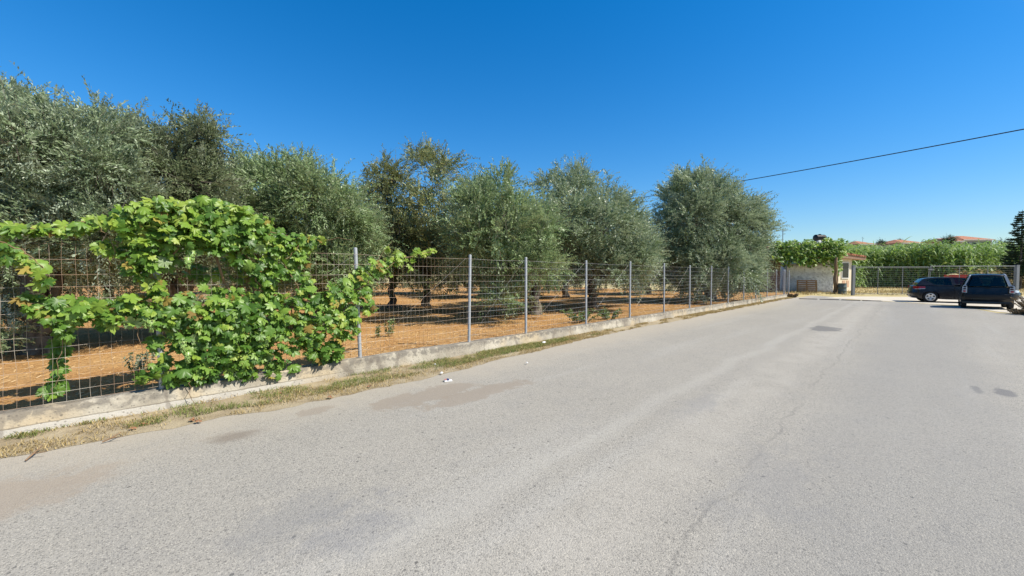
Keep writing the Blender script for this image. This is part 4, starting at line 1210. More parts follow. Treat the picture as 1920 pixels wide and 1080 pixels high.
def build_pergola_vine():
    rng = np.random.default_rng(31)
    root = empty("pergola_vine", gp(1566, 551)); o0 = np.array(root.location)
    tag(root, "dense green pergola vine hanging over the white shed and its twisted trunk", "vine")
    P = []; Yg = []
    patches = []
    for px in range(1452, 1586, 9):
        t = (px - 1448) / 137
        top = 458 + 3 * math.sin(px * .21) + 2 * math.sin(px * .53) - (3 if px > 1545 else 0)
        bot = 487 + 5 * math.sin(px * .31) + (3 if px < 1475 else 0)
        for py in np.arange(top, bot, 6): patches.append((px, py, 9, 6, 42))
    patches += [(1566, 490, 10, 12, 110), (1572, 500, 8, 9, 60), (1560, 480, 14, 9, 100), (1567, 510, 5, 7, 26), (1525, 490, 10, 9, 60), (1520, 498, 7, 5, 22), (1476, 496, 12, 6, 40), (1500, 490, 10, 5, 40), (1562, 458, 12, 6, 60), (1548, 495, 6, 5, 20)]
    for px, py, rx, ry, n in patches:
        for _ in range(n):
            a = rng.random() * 6.283; q = rng.random() ** .5
            Y = 35.2 + 3.6 * rng.random() ** 1.6
            if rng.random() < .12: Y += 1.5
            P.append(at(px + rx * q * math.cos(a), py + ry * q * math.sin(a), Y)); Yg.append(rng.random() < .22)
    P = np.array([tuple(p) for p in P]); n = len(P); Yg = np.array(Yg)
    D = np.array([0, 0, -1.0]) * rng.uniform(.1, 1, (n, 1)) + np.array([0, -.5, 0]) + rng.normal(scale=.5, size=(n, 3))
    N = np.array([.3, -.6, .7]) + rng.normal(scale=.5, size=(n, 3))
    V, Fq = vine_leaves(P - o0, D, N, rng.uniform(.14, .24, n), rng)
    np_mesh("foliage", V, Fq, None, root, [VINE, VINE_YOUNG], np.repeat(Yg.astype(int), LK))
    b = MB(); pts = [Vector((.06 * math.sin(i * 1.3), .05 * math.cos(i * 1.1), i * .3)) for i in range(11)]
    b.tube(pts, [.17 - .008 * i for i in range(11)], 10); b.build("trunk", M_CANE, root, smooth=True)
    # timber and pipe frame the vine lies on
    pr = empty("pergola", shed_a); tag(pr, "pipe and timber pergola frame under the hanging vine", "pergola")
    def loc(px, Y, z): return Vector((px_x(px, Y), Y, z)) - Vector(shed_a)
    for px, Y in ((1452, 35.4), (1459, 38.5), (1570, 36.2), (1576, 39)):
        b = MB(); b.tube([loc(px, Y, -.05), loc(px, Y, 4.0)], .05, 8); b.build("post", M_DARKW, pr)
    for Y in (35.4, 36.8, 38.5):
        b = MB(); b.tube([loc(1446, Y, 3.85), loc(1578, Y, 3.85)], .04, 8); b.build("beam", M_DARKW, pr)
build_pergola_vine()

def build_moped():
    p = gp(1422, 549); p.z = 0
    r = empty("moped", p, R(60)); tag(r, "white moped parked behind the wire fence near its far end", "moped")
    wh = simple("white_plastic", (.72, .72, .70), .4); dk = simple("dark_rubber", (.02, .02, .02), .7)
    for x in (-.55, .6):
        M = Matrix.Translation((x, 0, .28)) @ Matrix.Rotation(PI / 2, 4, 'X')
        b = MB(); b.lathe([(.16, -.05), (.26, -.05), (.28, 0), (.26, .05), (.16, .05), (.16, -.05)], 20, M=M, close=False); w = b.build("wheel", dk, r, smooth=True)
        b = MB(); b.lathe([(0, -.03), (.158, -.03), (.158, .03), (0, .03)], 16, M=M, close=False); b.build("rim", M_GALV, w)
    b = MB(); b.box((-.75, -.14, .45), (-.05, .14, .72), bev=.06); b.box((-.1, -.14, .28), (.35, .14, .38), bev=.03); b.build("body", wh, r, smooth=True)
    b = MB(); b.box((-.7, -.13, .725), (-.1, .13, .82), bev=.04); b.build("seat", dk, r)
    b = MB(); b.box((.3, -.2, .4), (.42, .2, 1.0), bev=.05); b.build("leg_shield", wh, r)
    b = MB(); b.tube([(.6, 0, .28), (.42, 0, .95)], .03, 8); b.build("fork", M_GALV, r)
    b = MB(); b.tube([(.38, -.33, 1.06), (.42, 0, 1.0), (.38, .33, 1.06)], .018, 8); b.build("handlebar", dk, r)
    b = MB(); b.lathe([(0, 0), (.09, 0), (.1, .06), (.06, .1), (0, .1)], 14, M=Matrix.Translation((.42, 0, .96)) @ Matrix.Rotation(PI / 2, 4, 'Y'), close=False); b.build("headlight", wh, r)
build_moped()

# ------------------------------------------------------------------ long gate
M_GATE = simple("gate_steel", (.24, .25, .255), .55, metal=.2, var=.2)
M_GATEWIRE = simple("gate_wire", (.12, .125, .125), .6, metal=.2, var=.2)
def build_gate():
    def leaf(root, A, B, zb, zt, verts_px, Yf):
        pass
    YA, YB = 30.8, 30.2
    A = Vector((px_x(1601.5, YA), YA, 0)); B = Vector((px_x(1905, YB), YB, 0))
    ang = math.atan2(B.y - A.y, B.x - A.x); L = (B - A).length
    def sx(px):  # distance along the gate of a photo column
        u = (px - 960) / F_PX; d = Vector((math.cos(ang), math.sin(ang)))
        return (u * A.y - A.x) / (d.x - u * d.y)
    H = 2.15
    rnd = random.Random(8)
    def gate_leaf(label, xa, xb, posts, hz):
        r = empty("gate_leaf", A + Vector((math.cos(ang), math.sin(ang), 0)) * xa, ang)
        tag(r, label, "gate", "steel mesh gate leaves")
        W = xb - xa
        for z in (.12, hz):
            b = MB(); b.tube([(0, 0, z), (W, 0, z)], .021, 8); b.build("rail", M_GATE, r, smooth=True)
        for x in [0.0] + posts + [W]:
            b = MB(); b.tube([(x, 0, .1), (x, 0, hz)], .021, 8); b.build("upright", M_GATE, r, smooth=True)
        b = MB()
        z = .25
        while z < hz:
            b.tube([(0, -.037, z), (W, -.037, z)], .003, 3, caps=False); z += .15
        x = .15
        while x < W:
            b.tube([(x, -.040, .12), (x, -.040, hz)], .002, 3, caps=False); x += .15
        b.build("wire_mesh", M_GATEWIRE, r)
    m1 = sx(1742)
    gate_leaf("galvanised mesh gate leaf beside the drum, left half of the long gate", .06, m1 - .05, [sx(1646) - .06, sx(1692) - .06], H)
    gate_leaf("galvanised mesh gate leaf behind the parked cars, right half of the long gate", m1 + .05, L - .08, [sx(1797) - m1, sx(1850) - m1], H + .07)
    dv = Vector((math.cos(ang), math.sin(ang), 0))
    for s_, w, lab in ((0, .085, "thick steel gate post by the drum, left end of the gate"), (L + .1, .10, "thick grey gate post at the right edge behind the small car")):
        o = empty("gate_post", A + dv * (s_ - .08), ang); tag(o, lab, "post", "thick gate posts")
        b = MB(); b.box((-w, -w, -.1), (w, w, H + .1), bev=.01); b.build("shaft", simple("grey_steel_post", (.20, .21, .215), .6), o)
        b = MB(); b.box((-w - .01, -w - .01, H + .102), (w + .01, w + .01, H + .14), bev=.008); b.build("cap", M_GATE, o)
    o = empty("fence_pole", A + dv * (L + .75), ang); tag(o, "slim pale green pole just right of the thick gate post at photo's edge", "pole")
    b = MB(); b.tube([(0, 0, -.1), (0, 0, 2.35)], .045, 10); b.build("shaft", simple("pale_green_steel", (.45, .55, .50), .6), o)
    b = MB(); b.lathe([(0, 2.352), (.055, 2.352), (.055, 2.38), (0, 2.4)], 10, close=False); b.build("cap", M_GATE, o)
    # lock box in the middle
    o = empty("gate_latch", A + dv * m1 + Vector((0, -.1, H - .32)), ang); tag(o, "dark steel latch plate where the two gate leaves meet", "latch")
    b = MB(); b.box((-.1, -.02, 0), (.1, .02, .3), bev=.008); b.build("plate", simple("dark_steel", (.07, .075, .08), .5), o)
    b = MB(); b.tube([(-.22, -.035, .12), (.22, -.035, .12)], .014, 8); b.build("bolt", M_GATE, o)
build_gate()

# drain gratings across the road
def build_drains():
    m = simple("drain_iron", (.022, .022, .022), .7); c = simple("drain_edge", (.30, .29, .27), .85)
    names = ["drain grating nearest the wall's end, leftmost in the row across the road", "second drain grating in the row across the road, before the pallet and shed",
             "third drain grating in the row, in front of the steel drum", "last drain grating in the row, nearest the parked hatchback"]
    for i, (pa, pb) in enumerate((((1499, 560.8), (1533, 561.6)), ((1537, 561.8), (1574, 562.8)), ((1577, 563), (1613, 564.2)), ((1619, 564.4), (1655, 565.2)))):
        a, b_ = gp(*pa), gp(*pb); L = (b_ - a).length; ang = math.atan2(b_.y - a.y, b_.x - a.x)
        r = empty("drain_grating", a + Vector((0, 0, .012)), ang); tag(r, names[i], "drain", "drain gratings in a row across the road")
        q = MB(); q.box((0, -.02, 0), (L, .02, .02)); q.box((0, .28, 0), (L, .32, .02)); q.build("frame", m, r)
        q = MB(); q.box((0.01, -.018, .001), (L - .01, .318, .004)); q.build("channel", m, r)
        q = MB(); n = int(L / .05)
        for k in range(n): q.box((k * L / n + .005, -.0195, .0045), (k * L / n + .03, .3195, .0185))
        q.build("bars", m, r)
build_drains()
# ------------------------------------------------------------------ reed bed
REED = leaf_mat("reed_leaf", [(.115, .225, .045), (.19, .335, .070), (.28, .44, .105), (.40, .54, .18), (.50, .56, .24)], (.24, .34, .13), .32, .5, .35, (.24, .38, .06))
REED_DRY = leaf_mat("dry_reed", [(.22, .15, .07), (.36, .27, .13), (.46, .38, .20)], None, .2, .6, .2)
def build_reeds(name, label, n, region, h0, h1, mat, seed, lf=(.55, 1.05), per=18):
    rng = np.random.default_rng(seed)
    base = np.array([region(rng) for _ in range(n)])
    H = rng.uniform(h0, h1, n) * (1 + .05 * np.sin(base[:, 0] * .9) + .04 * np.sin(base[:, 0] * 2.3 + base[:, 1]))
    lean = rng.normal(scale=.10, size=(n, 2))
    top = base + np.stack([lean[:, 0] * H, lean[:, 1] * H, H], 1)
    # stalks
    r = .014
    Vs = []
    for k in range(3):
        a = 2.094 * k; o = np.array([math.cos(a), math.sin(a), 0]) * r
        Vs += [base + o, top + o * .3]
    V1 = np.stack(Vs, 1).reshape(-1, 3)
    i = np.arange(n)[:, None] * 6
    F1 = np.concatenate([i + np.array([[0, 2, 3, 1]]), i + np.array([[2, 4, 5, 3]]), i + np.array([[4, 0, 1, 5]])])
    # arching leaves
    t = np.clip(.03 + .99 * (np.arange(per)[None] + rng.random((n, per))) / per, 0, 1)
    P = base[:, None] + (top - base)[:, None] * t[..., None]
    az = (np.arange(per) * PI)[None] + rng.random((n, 1)) * 6.28 + rng.normal(scale=.5, size=(n, per))
    D = np.stack([np.cos(az), np.sin(az), np.zeros_like(az)], -1).reshape(-1, 3)
    P = P.reshape(-1, 3); m = len(P)
    L = rng.uniform(lf[0], lf[1], (m, 1)); up = rng.uniform(.5, 1.6, (m, 1)); dr = rng.uniform(.5, 1.7, (m, 1))
    W = np.stack([-D[:, 1], D[:, 0], np.zeros(m)], 1) + rng.normal(scale=.35, size=(m, 3))
    Z = np.array([0, 0, 1.0])
    rows = []
    for q, w in ((0, .03), (.35, .048), (.7, .034), (1.0, .004)):
        c = P + D * L * q + Z * (L * (up * q - dr * q * q))
        rows.append((c - W * w, c + W * w))
    V2 = np.stack([x for rw in rows for x in rw], 1).reshape(-1, 3)
    j = np.arange(m)[:, None] * 8
    F2 = np.concatenate([j + np.array([[0, 1, 3, 2]]), j + np.array([[2, 3, 5, 4]]), j + np.array([[4, 5, 7, 6]])])
    o = np_mesh(name, np.concatenate([V1, V2]), np.concatenate([F1, F2 + len(V1)]), mat)
    tag(o, label, "reeds", kind='stuff')
def reg_main(rng):
    x = 27 + 62 * rng.random(); f = 49.5 - .10 * (x - 40) + 1.2 * math.sin(x * .45)
    return (x, f + 9 * rng.random() ** 1.5, 0)
build_reeds("reed_bed", "dense tall bed of bright green giant reeds behind the gate", 5200, reg_main, 4.2, 5.35, REED, 3)
def reg_low(rng):
    x = 50 + 26 * rng.random(); return (x, 46.6 - .12 * (x - 50) + 1.5 * rng.random() + .8 * math.sin(x * .8), 0)
build_reeds("dry_reeds", "dry brown reeds at the foot of the green reed bed behind the cars", 420, reg_low, .9, 2.3, REED_DRY, 6, (.3, .6), 10)
def build_field_grass():
    rng = np.random.default_rng(22)
    n = 26000
    x = 22 + 40 * rng.random(n); y = 31.5 + 19 * rng.random(n) ** 1.3
    v = np.array([fnoise(a, b, .5, 1.0) + .6 * fnoise(a, b, 1.7, 5.0) for a, b in zip(x, y)]); k = v + rng.normal(scale=.2, size=n) > -.05
    P = np.stack([x, y, np.zeros(n)], 1)[k]
    V, F = blades(P, rng.uniform(.06, .32, len(P)), rng.uniform(.015, .035, len(P)), rng, 1.0)
    tag(np_mesh("dry_field_grass", V, F, G_DRY), "dry yellow grass on the open ground behind the gate", "grass", kind='stuff')
    n = 9000; x = 20 + 22 * rng.random(n); y = 31.0 + 10 * rng.random(n)
    k = np.array([fnoise(a, b, .6, 9.0) for a, b in zip(x, y)]) + rng.normal(scale=.15, size=n) > .08
    P = np.stack([x, y, np.zeros(n)], 1)[k]
    V, F = blades(P, rng.uniform(.04, .14, len(P)), rng.uniform(.012, .025, len(P)), rng, 1.0)
    tag(np_mesh("low_field_grass", V, F, G_GREEN), "short green grass around the drum and gate foot", "grass", kind='stuff')
build_field_grass()

# red trailer tub behind the gate
def build_trailer():
    a = at(1786, 517, 34.5); r = empty("red_trailer", (a.x, 34.5, 0), R(-24)); tag(r, "red box-bodied trailer standing behind the gate beyond the dark hatchback", "trailer")
    red = simple("red_paint", (.42, .03, .018), .5, var=.2, sc=3); dk = simple("trailer_rubber", (.02, .02, .02), .8)
    for lo, hi in (((0, 0, .75), (1.9, .05, 1.58)), ((0, 1.25, .75), (1.9, 1.3, 1.58)), ((0, .0502, .75), (.05, 1.2498, 1.56)), ((1.85, .0502, .75), (1.9, 1.2498, 1.56))):
        b = MB(); b.box(lo, hi, bev=.008); b.build("side_board", red, r)
    b = MB(); b.box((.052, .052, .7), (1.848, 1.248, .748)); b.build("floor_board", red, r)
    b = MB(); b.box((.1, .2, .5), (1.8, .3, .698)); b.box((.1, 1.0, .5), (1.8, 1.1, .698)); b.tube([(1.8, .65, .6), (2.8, .65, .5)], .04, 8); b.build("chassis", dk, r)
    for y in (.02, 1.28):
        M = Matrix.Translation((.9, y, .34)) @ Matrix.Rotation(PI / 2, 4, 'X')
        b = MB(); b.lathe([(0, -.09), (.3, -.09), (.34, -.05), (.34, .05), (.3, .09), (0, .09)], 20, M=M, close=False); b.build("wheel", dk, r, smooth=True)
    c = empty("yellow_sack", (a.x + .45, 34.9, 1.56), .2); 
    tag(c, "pale yellow sack lying on top of the red trailer's near end", "sack")
    bm = bmesh.new(); bmesh.ops.create_uvsphere(bm, u_segments=16, v_segments=10, radius=1.0)
    for v in bm.verts: v.co = Vector((v.co.x * .26, v.co.y * .4, v.co.z * .11)) * (1 + .15 * mnoise.noise(v.co * 3))
    me = bpy.data.meshes.new("sack_body"); bm.to_mesh(me); bm.free(); me.materials.append(simple("sack_cloth", (.62, .50, .26), .9))
    o = bpy.data.objects.new("sack_body", me); COL.objects.link(o); o.parent = c
build_trailer()

# ------------------------------------------------------------------ houses, trees and antenna far behind
M_PALEW = simple("pale_house_wall", (.55, .49, .41), .9, var=.08); M_WIN = simple("far_window", (.05, .055, .06), .3)
def hip_house(label, pxl, pxr, y_ridge, y_eave, Y, depth=9, ridge=.35, rot=0.0, wins=3, zdrop=None):
    xl, xr = px_x(pxl, Y), px_x(pxr, Y); w = xr - xl
    zr = EYE + (517 - y_ridge) * Y / F_PX; ze = EYE + (517 - y_eave) * Y / F_PX
    gz = hill_z((xl + xr) / 2, Y) - .5
    r = empty("villa", ((xl + xr) / 2, Y, gz), rot); tag(r, label, "house", "far villas with terracotta roofs")
    h = ze - gz; rh = zr - gz; o = .45; hw = w / 2 - o
    b = MB(); b.box((-hw, o, 0), (hw, depth - o, h - .02)); b.build("wall", M_PALEW, r)
    b = MB(); x = w / 2; rd = w * ridge / 2
    b.add([(-x, 0, h), (x, 0, h), (x, depth, h), (-x, depth, h), (-rd, depth * .45, rh), (rd, depth * .45, rh), (-x, 0, h - .2), (x, 0, h - .2), (x, depth, h - .2), (-x, depth, h - .2)],
          [(0, 1, 5, 4), (1, 2, 5), (2, 3, 4, 5), (3, 0, 4), (6, 9, 8, 7), (0, 6, 7, 1), (1, 7, 8, 2), (2, 8, 9, 3), (3, 9, 6, 0)])
    ro = b.build("roof", M_TILE, r)
    b = MB(); b.box((-x - .01, -.05, h - .28), (x + .01, -.002, h - .03)); b.build("eave_board", simple("pale_eave", (.6, .55, .48), .8), r)
    for i in range(wins):
        xx = -hw + (i + .5) * 2 * hw / wins
        q = MB(); q.box((xx - .5, o - .05, h - 2.0), (xx + .5, o - .002, h - .8)); q.build("window", M_WIN, r)
    return r
hip_house("terracotta roofed villa, smallest and leftmost, beside the antenna mast", 1442, 1464, 454.5, 460.5, 95, 8, .1, 0, 2)
hip_house("terracotta roof peeping over the vine just right of the antenna mast", 1469, 1487, 452.5, 457, 100, 8, .4, 0, 2)
hip_house("terracotta roof peeping over the vine left of the black tank", 1497, 1509, 453, 457, 105, 8, .3, 0, 2)
v = hip_house("terracotta roofed villa with thin aerial, first right of the pergola vine", 1611, 1643, 450, 457.5, 112, 9, .15, 0, 2)
b = MB(); b.tube([(.9, 3, 4.5), (.9, 3, 7.1)], .04, 6); b.tube([(.5, 3, 6.8), (1.3, 3, 6.6)], .025, 5); b.build("aerial", simple("dark_aerial", (.08, .08, .08), .6), v)
hip_house("terracotta roofed villa with one broad low hip, in the middle of far houses", 1688, 1731, 447, 455, 112, 10, .25, 0, 3)
hip_house("biggest terracotta roofed villa on the skyline left of the conifer", 1804, 1864, 439.5, 449, 112, 11, .2, 0, 4)
hip_house("lower terracotta roofed villa wing adjoining the biggest villa's left side", 1779, 1806, 444.5, 451.5, 110, 10, .55, 0, 2)

def build_antenna():
    p = Vector((px_x(1466, 44), 44, 0)); r = empty("antenna_mast", p); tag(r, "thin roof antenna mast with small yagi above the vine's left end", "antenna")
    m = simple("mast_steel", (.16, .16, .17), .5)
    zt = EYE + (517 - 431) * 44 / F_PX
    b = MB(); b.tube([(0, 0, 0), (0, 0, zt)], .035, 8); b.build("mast", m, r)
    b = MB(); b.tube([(-.1, 0, zt - .18), (.45, 0, zt - .12)], .02, 6)
    for i in range(5): b.tube([(-.05 + .11 * i, -.22, zt - .17 + .012 * i), (-.05 + .11 * i, .22, zt - .17 + .012 * i)], .010, 5)
    b.tube([(.12, 0, zt - .5), (.3, 0, zt - .45)], .02, 5)
    b.build("yagi", m, r)
build_antenna()

FAR_LEAF = leaf_mat("far_tree_leaf", [(.022, .040, .018), (.040, .065, .028), (.065, .095, .038)], None, .2, .5, .25)
def far_tree(label, px, y_top, y_base, rpx, Y, seed, n=9000, L=.16):
    zt = EYE + (517 - y_top) * Y / F_PX; x = px_x(px, Y); gz = hill_z(x, Y) - .2 if Y > 66 else 0
    r = rpx * Y / F_PX; h = zt - gz
    root = empty("far_tree", (x, Y, gz)); tag(root, label, "tree", "trees among the far villas")
    rng = random.Random(seed)
    lb = [(rng.uniform(-.45, .45) * r, rng.uniform(-.4, .4) * r, h - r * rng.uniform(.6, 1.3), r * rng.uniform(.45, .7), r * .6, r * rng.uniform(.35, .55)) for _ in range(7)]
    V, p, dv, tl = crown_arrays(lb, n, L, seed, per=8, aspect=.5, scl=2.5)
    np_mesh("crown", V, quads(len(V) // 4), FAR_LEAF, root)
    b = MB(); b.tube([(0, 0, -.2), (.1, 0, h * .5), (0, .1, h * .8)], [r * .12, r * .09, r * .03], 8); b.build("trunk", M_BARK, root)
far_tree("round dark tree on skyline just left of the biggest villa", 1776, 441.5, 455, 10, 104, 1)
far_tree("dark tree behind the left side of the broad low villa", 1684, 449, 458, 8, 125, 2, 6000)
far_tree("dark bushy tree right of the broad low villa", 1737, 450, 458, 12, 118, 3, 4000)
far_tree("dark tree on skyline between the biggest villa and the conifer", 1876, 444, 458, 14, 108, 4, 5000)
far_tree("small dark tree beside the thin aerial on the reed skyline", 1648, 451.5, 460, 7, 106, 5, 2500)

CONIF = leaf_mat("conifer_needle", [(.020, .040, .022), (.036, .066, .034), (.058, .098, .048)], None, .1, .5, .3)
def build_conifer():
    Y = 44.0; x = px_x(1912, Y); zt = EYE + (517 - 394) * Y / F_PX
    root = empty("conifer", (x, Y, 0)); tag(root, "dark tiered conifer with drooping branches above the reeds at right edge", "tree")
    rng = np.random.default_rng(12)
    b = MB(); b.tube([(0, 0, -.1), (.05, 0, zt * .5), (0, 0, zt)], [.16, .10, .015], 8)
    Vs = []
    z = 1.3
    while z < zt - .1:
        q = (zt - z) / zt
        for k in range(6):
            a = rng.random() * 6.28; L = (.22 + 1.75 * q ** .8) * rng.uniform(.65, 1.1)
            d = np.array([math.cos(a), math.sin(a), 0]); t = np.linspace(0, 1, 12)
            path = d[None] * (L * t)[:, None] + np.stack([0 * t, 0 * t, z + L * (-.30 * t + .38 * t ** 2)], 1)
            b.tube([tuple(x_) for x_ in path[::4]] + [tuple(path[-1])], [.03 * q + .008, .02 * q + .006, .012, .005], 4, caps=False)
            m = int(130 * L + 30)
            u = rng.random(m) ** .7; i = np.clip((u * 11).astype(int), 0, 10)
            P = path[i] + (path[i + 1] - path[i]) * (u * 11 - i)[:, None]
            sd = np.array([-d[1], d[0], 0]); sgn = rng.choice([-1, 1], m)[:, None]
            D = unit(d[None] * rng.uniform(.3, 1, (m, 1)) + sd[None] * sgn * rng.uniform(.2, .9, (m, 1)) + np.array([0, 0, 1.0]) * rng.uniform(-.5, .8, (m, 1)))
            ll = rng.uniform(.14, .34, (m, 1)) * (.5 + .6 * q); W = unit(np.cross(D, rng.normal(size=(m, 3)))) * .028
            Vs.append(np.stack([P - W, P + W, P + D * ll + W * .4, P + D * ll - W * .4], 1).reshape(-1, 3))
        z += .20 + .12 * q
    b.build("trunk", M_BARK, root)
    V = np.concatenate(Vs); np_mesh("crown", V, quads(len(V) // 4), CONIF, root)
build_conifer()

# ------------------------------------------------------------------ overhead cable
def build_cable():
    a = at(1205, 372, 42.0); c = at(1920, 243, 20.0); d = (c - a)
    mid = at(1600, 311, 1.0)
    pts = []
    for i in range(41):
        t = -.25 + 1.75 * i / 40
        p = a + d * t; 
        pts.append(p - Vector((0, 0, .35 * (1 - (2 * (t - .6) / 1.75) ** 2) - .30)))
    b = MB(); b.tube(pts, .028, 6)
    tag(b.build("power_cable", simple("black_cable", (.012, .012, .014), .5)), "black overhead cable slanting down across the blue sky at right", "cable")
build_cable()
# ------------------------------------------------------------------ cars
def paint(name, col, rough=.22, coat=.25):
    m = NT(name); dust = m.noise(6, 5); z = m.xyz()[2]
    f = m.math('MULTIPLY', m.step(dust, .4, .75), .05)
    c = m.mix(f, col, (.30, .26, .21))
    return m.done(m.principled(c, m.math('MULTIPLY_ADD', dust, .15, rough), 0, .35, None, **{'Coat Weight': coat, 'Coat Roughness': .08}))
M_BLACKP = paint("dark_car_paint", (.010, .010, .013)); M_BLACK2 = paint("black_car_paint", (.005, .005, .007))
M_SILVER = paint("silver_car_paint", (.42, .43, .44), .3)
M_TYRE = simple("tyre_rubber", (.018, .018, .018), .85); M_ALLOY = simple("alloy_rim", (.62, .62, .62), .35, metal=.5); M_HOLE = simple("wheel_gap", (.008, .008, .008), .8)
M_TRIM = simple("black_trim", (.012, .012, .013), .55)
M_LAMP = NT("red_lamp"); M_LAMP = M_LAMP.done(M_LAMP.principled((.30, .012, .014), .12, 0, .6))
M_LAMPD = NT("dark_lamp"); M_LAMPD = M_LAMPD.done(M_LAMPD.principled((.03, .012, .012), .12, 0, .6))
M_LAMPW = NT("clear_lamp"); M_LAMPW = M_LAMPW.done(M_LAMPW.principled((.62, .64, .66), .1, .3, .7))
def car_glass(name, trans):
    m = NT(name)
    g = m.n('ShaderNodeBsdfGlossy'); g.inputs[0].default_value = (.9, .95, .95, 1); g.inputs['Roughness'].default_value = .02
    t = m.n('ShaderNodeBsdfTransparent'); t.inputs[0].default_value = (*trans, 1)
    f = m.n('ShaderNodeFresnel'); f.inputs[0].default_value = 1.5
    x = m.n('ShaderNodeMixShader'); m.t.links.new(m.math('MULTIPLY', f.outputs[0], .75), x.inputs[0]); m.t.links.new(t.outputs[0], x.inputs[1]); m.t.links.new(g.outputs[0], x.inputs[2])
    return m.done(x.outputs[0])
M_CGLASS = car_glass("car_glass", (.50, .58, .54))

def arc(cx, cz, r, a0, a1, n=9):
    return [(cx + r * math.cos(R(a0 + (a1 - a0) * i / n)), cz + r * math.sin(R(a0 + (a1 - a0) * i / n))) for i in range(n + 1)]

def lower_body(prof, hw, x_in, crown=.05, tuck=.10, zt=.5, side_lean=.06, plan=(.26, .12), z_shoulder=.75):
    """side outline of the hull (with wheel arches) carried across the width; ends round off in plan, top edge rounds over"""
    xs = [p[0] for p in prof]; x0, x1 = min(xs), max(xs)
    ts = [-1, -.985, -.95, -.86, -.6, 0, .6, .86, .95, .985, 1]
    n = len(prof); vs = []; fs = []
    for t in ts:
        a = abs(t); e = a ** 5
        edge = max(0, (a - .9) / .1)
        for x, z in prof:
            xx = x
            if x < x_in[0]: xx = x + e * plan[0] * (x_in[0] - x) / (x_in[0] - x0)
            if x > x_in[1]: xx = x - e * plan[1] * (x - x_in[1]) / (x1 - x_in[1])
            zz = z
            k = max(0, min(1, (z - zt) / .3))
            zz -= crown * k * (a ** 3)
            zz -= .03 * k * edge ** 2
            w = hw - side_lean * max(0, z - .55) - tuck * max(0, .42 - z)
            w -= .02 * edge * (1 if z > z_shoulder else .4)
            vs.append((xx, t * w, zz))
    m = len(ts)
    for i in range(m - 1):
        for j in range(n):
            fs.append((i * n + j, i * n + (j + 1) % n, (i + 1) * n + (j + 1) % n, (i + 1) * n + j))
    b = MB(); b.add(vs, fs)
    b.add(vs[:n], [tuple(range(n))]); b.add(vs[-n:], [tuple(range(n))])
    return b

def wheel(parent, x, y, r, w, holes=5, face=1):
    M = Matrix.Translation((x, y, r)) @ Matrix.Rotation(PI / 2 * -face, 4, 'X')
    b = MB(); b.lathe([(r * .62, -w / 2), (r * .9, -w / 2), (r, -w * .32), (r, w * .32), (r * .9, w / 2), (r * .68, w / 2), (r * .66, w * .3), (r * .62, -w / 2)], 32, M=M, close=False)
    o = b.build("wheel", M_TYRE, parent, smooth=True)
    b = MB(); b.lathe([(0, w * .34), (r * .14, w * .38), (r * .5, w * .42), (r * .64, w * .46), (r * .675, w * .44), (r * .66, w * .2), (0, w * .2)], 32, M=M, close=False)
    b.build("rim", M_ALLOY if holes else M_HOLE, o, smooth=True)
    b = MB()
    for k in range(holes):
        a = 2 * PI * k / holes + .3; c = Vector((math.cos(a), math.sin(a), 0)) * r * .43
        pts = []
        for j in range(12):
            q = 2 * PI * j / 12
            l = Vector((math.cos(a), math.sin(a), 0)) * math.cos(q) * r * .12 + Vector((-math.sin(a), math.cos(a), 0)) * math.sin(q) * r * .15
            p = c + l; pts.append(M @ Vector((p.x, p.y, w * .425 + .002)))
        nrm = (M.to_3x3() @ Vector((0, 0, 1)))
        b.poly(pts, .004, nrm)
    for k in range(5):
        a = 2 * PI * k / 5 + .3
        b.tube([M @ Vector((0, 0, w * .385)), M @ Vector((r * .12 * math.cos(a), r * .12 * math.sin(a), w * .40))], [.012, .006], 6)
    if holes: b.build("rim_openings", M_HOLE, o)
    return o

def pane_poly(b, pts, thick, nrm):
    b.poly(pts, thick, nrm)

def greenhouse(parent, base_z, roof_pts, wb, wr, zr, glass_side, glass_rear, glass_front, mats, seats):
    """roof_pts: cabin side outline (x,z) from front base over the roof to rear base; half width tapers wb->wr"""
    zb = base_z
    def hwz(z): return wb + (wr - wb) * (z - zb) / (zr - zb)
    return hwz

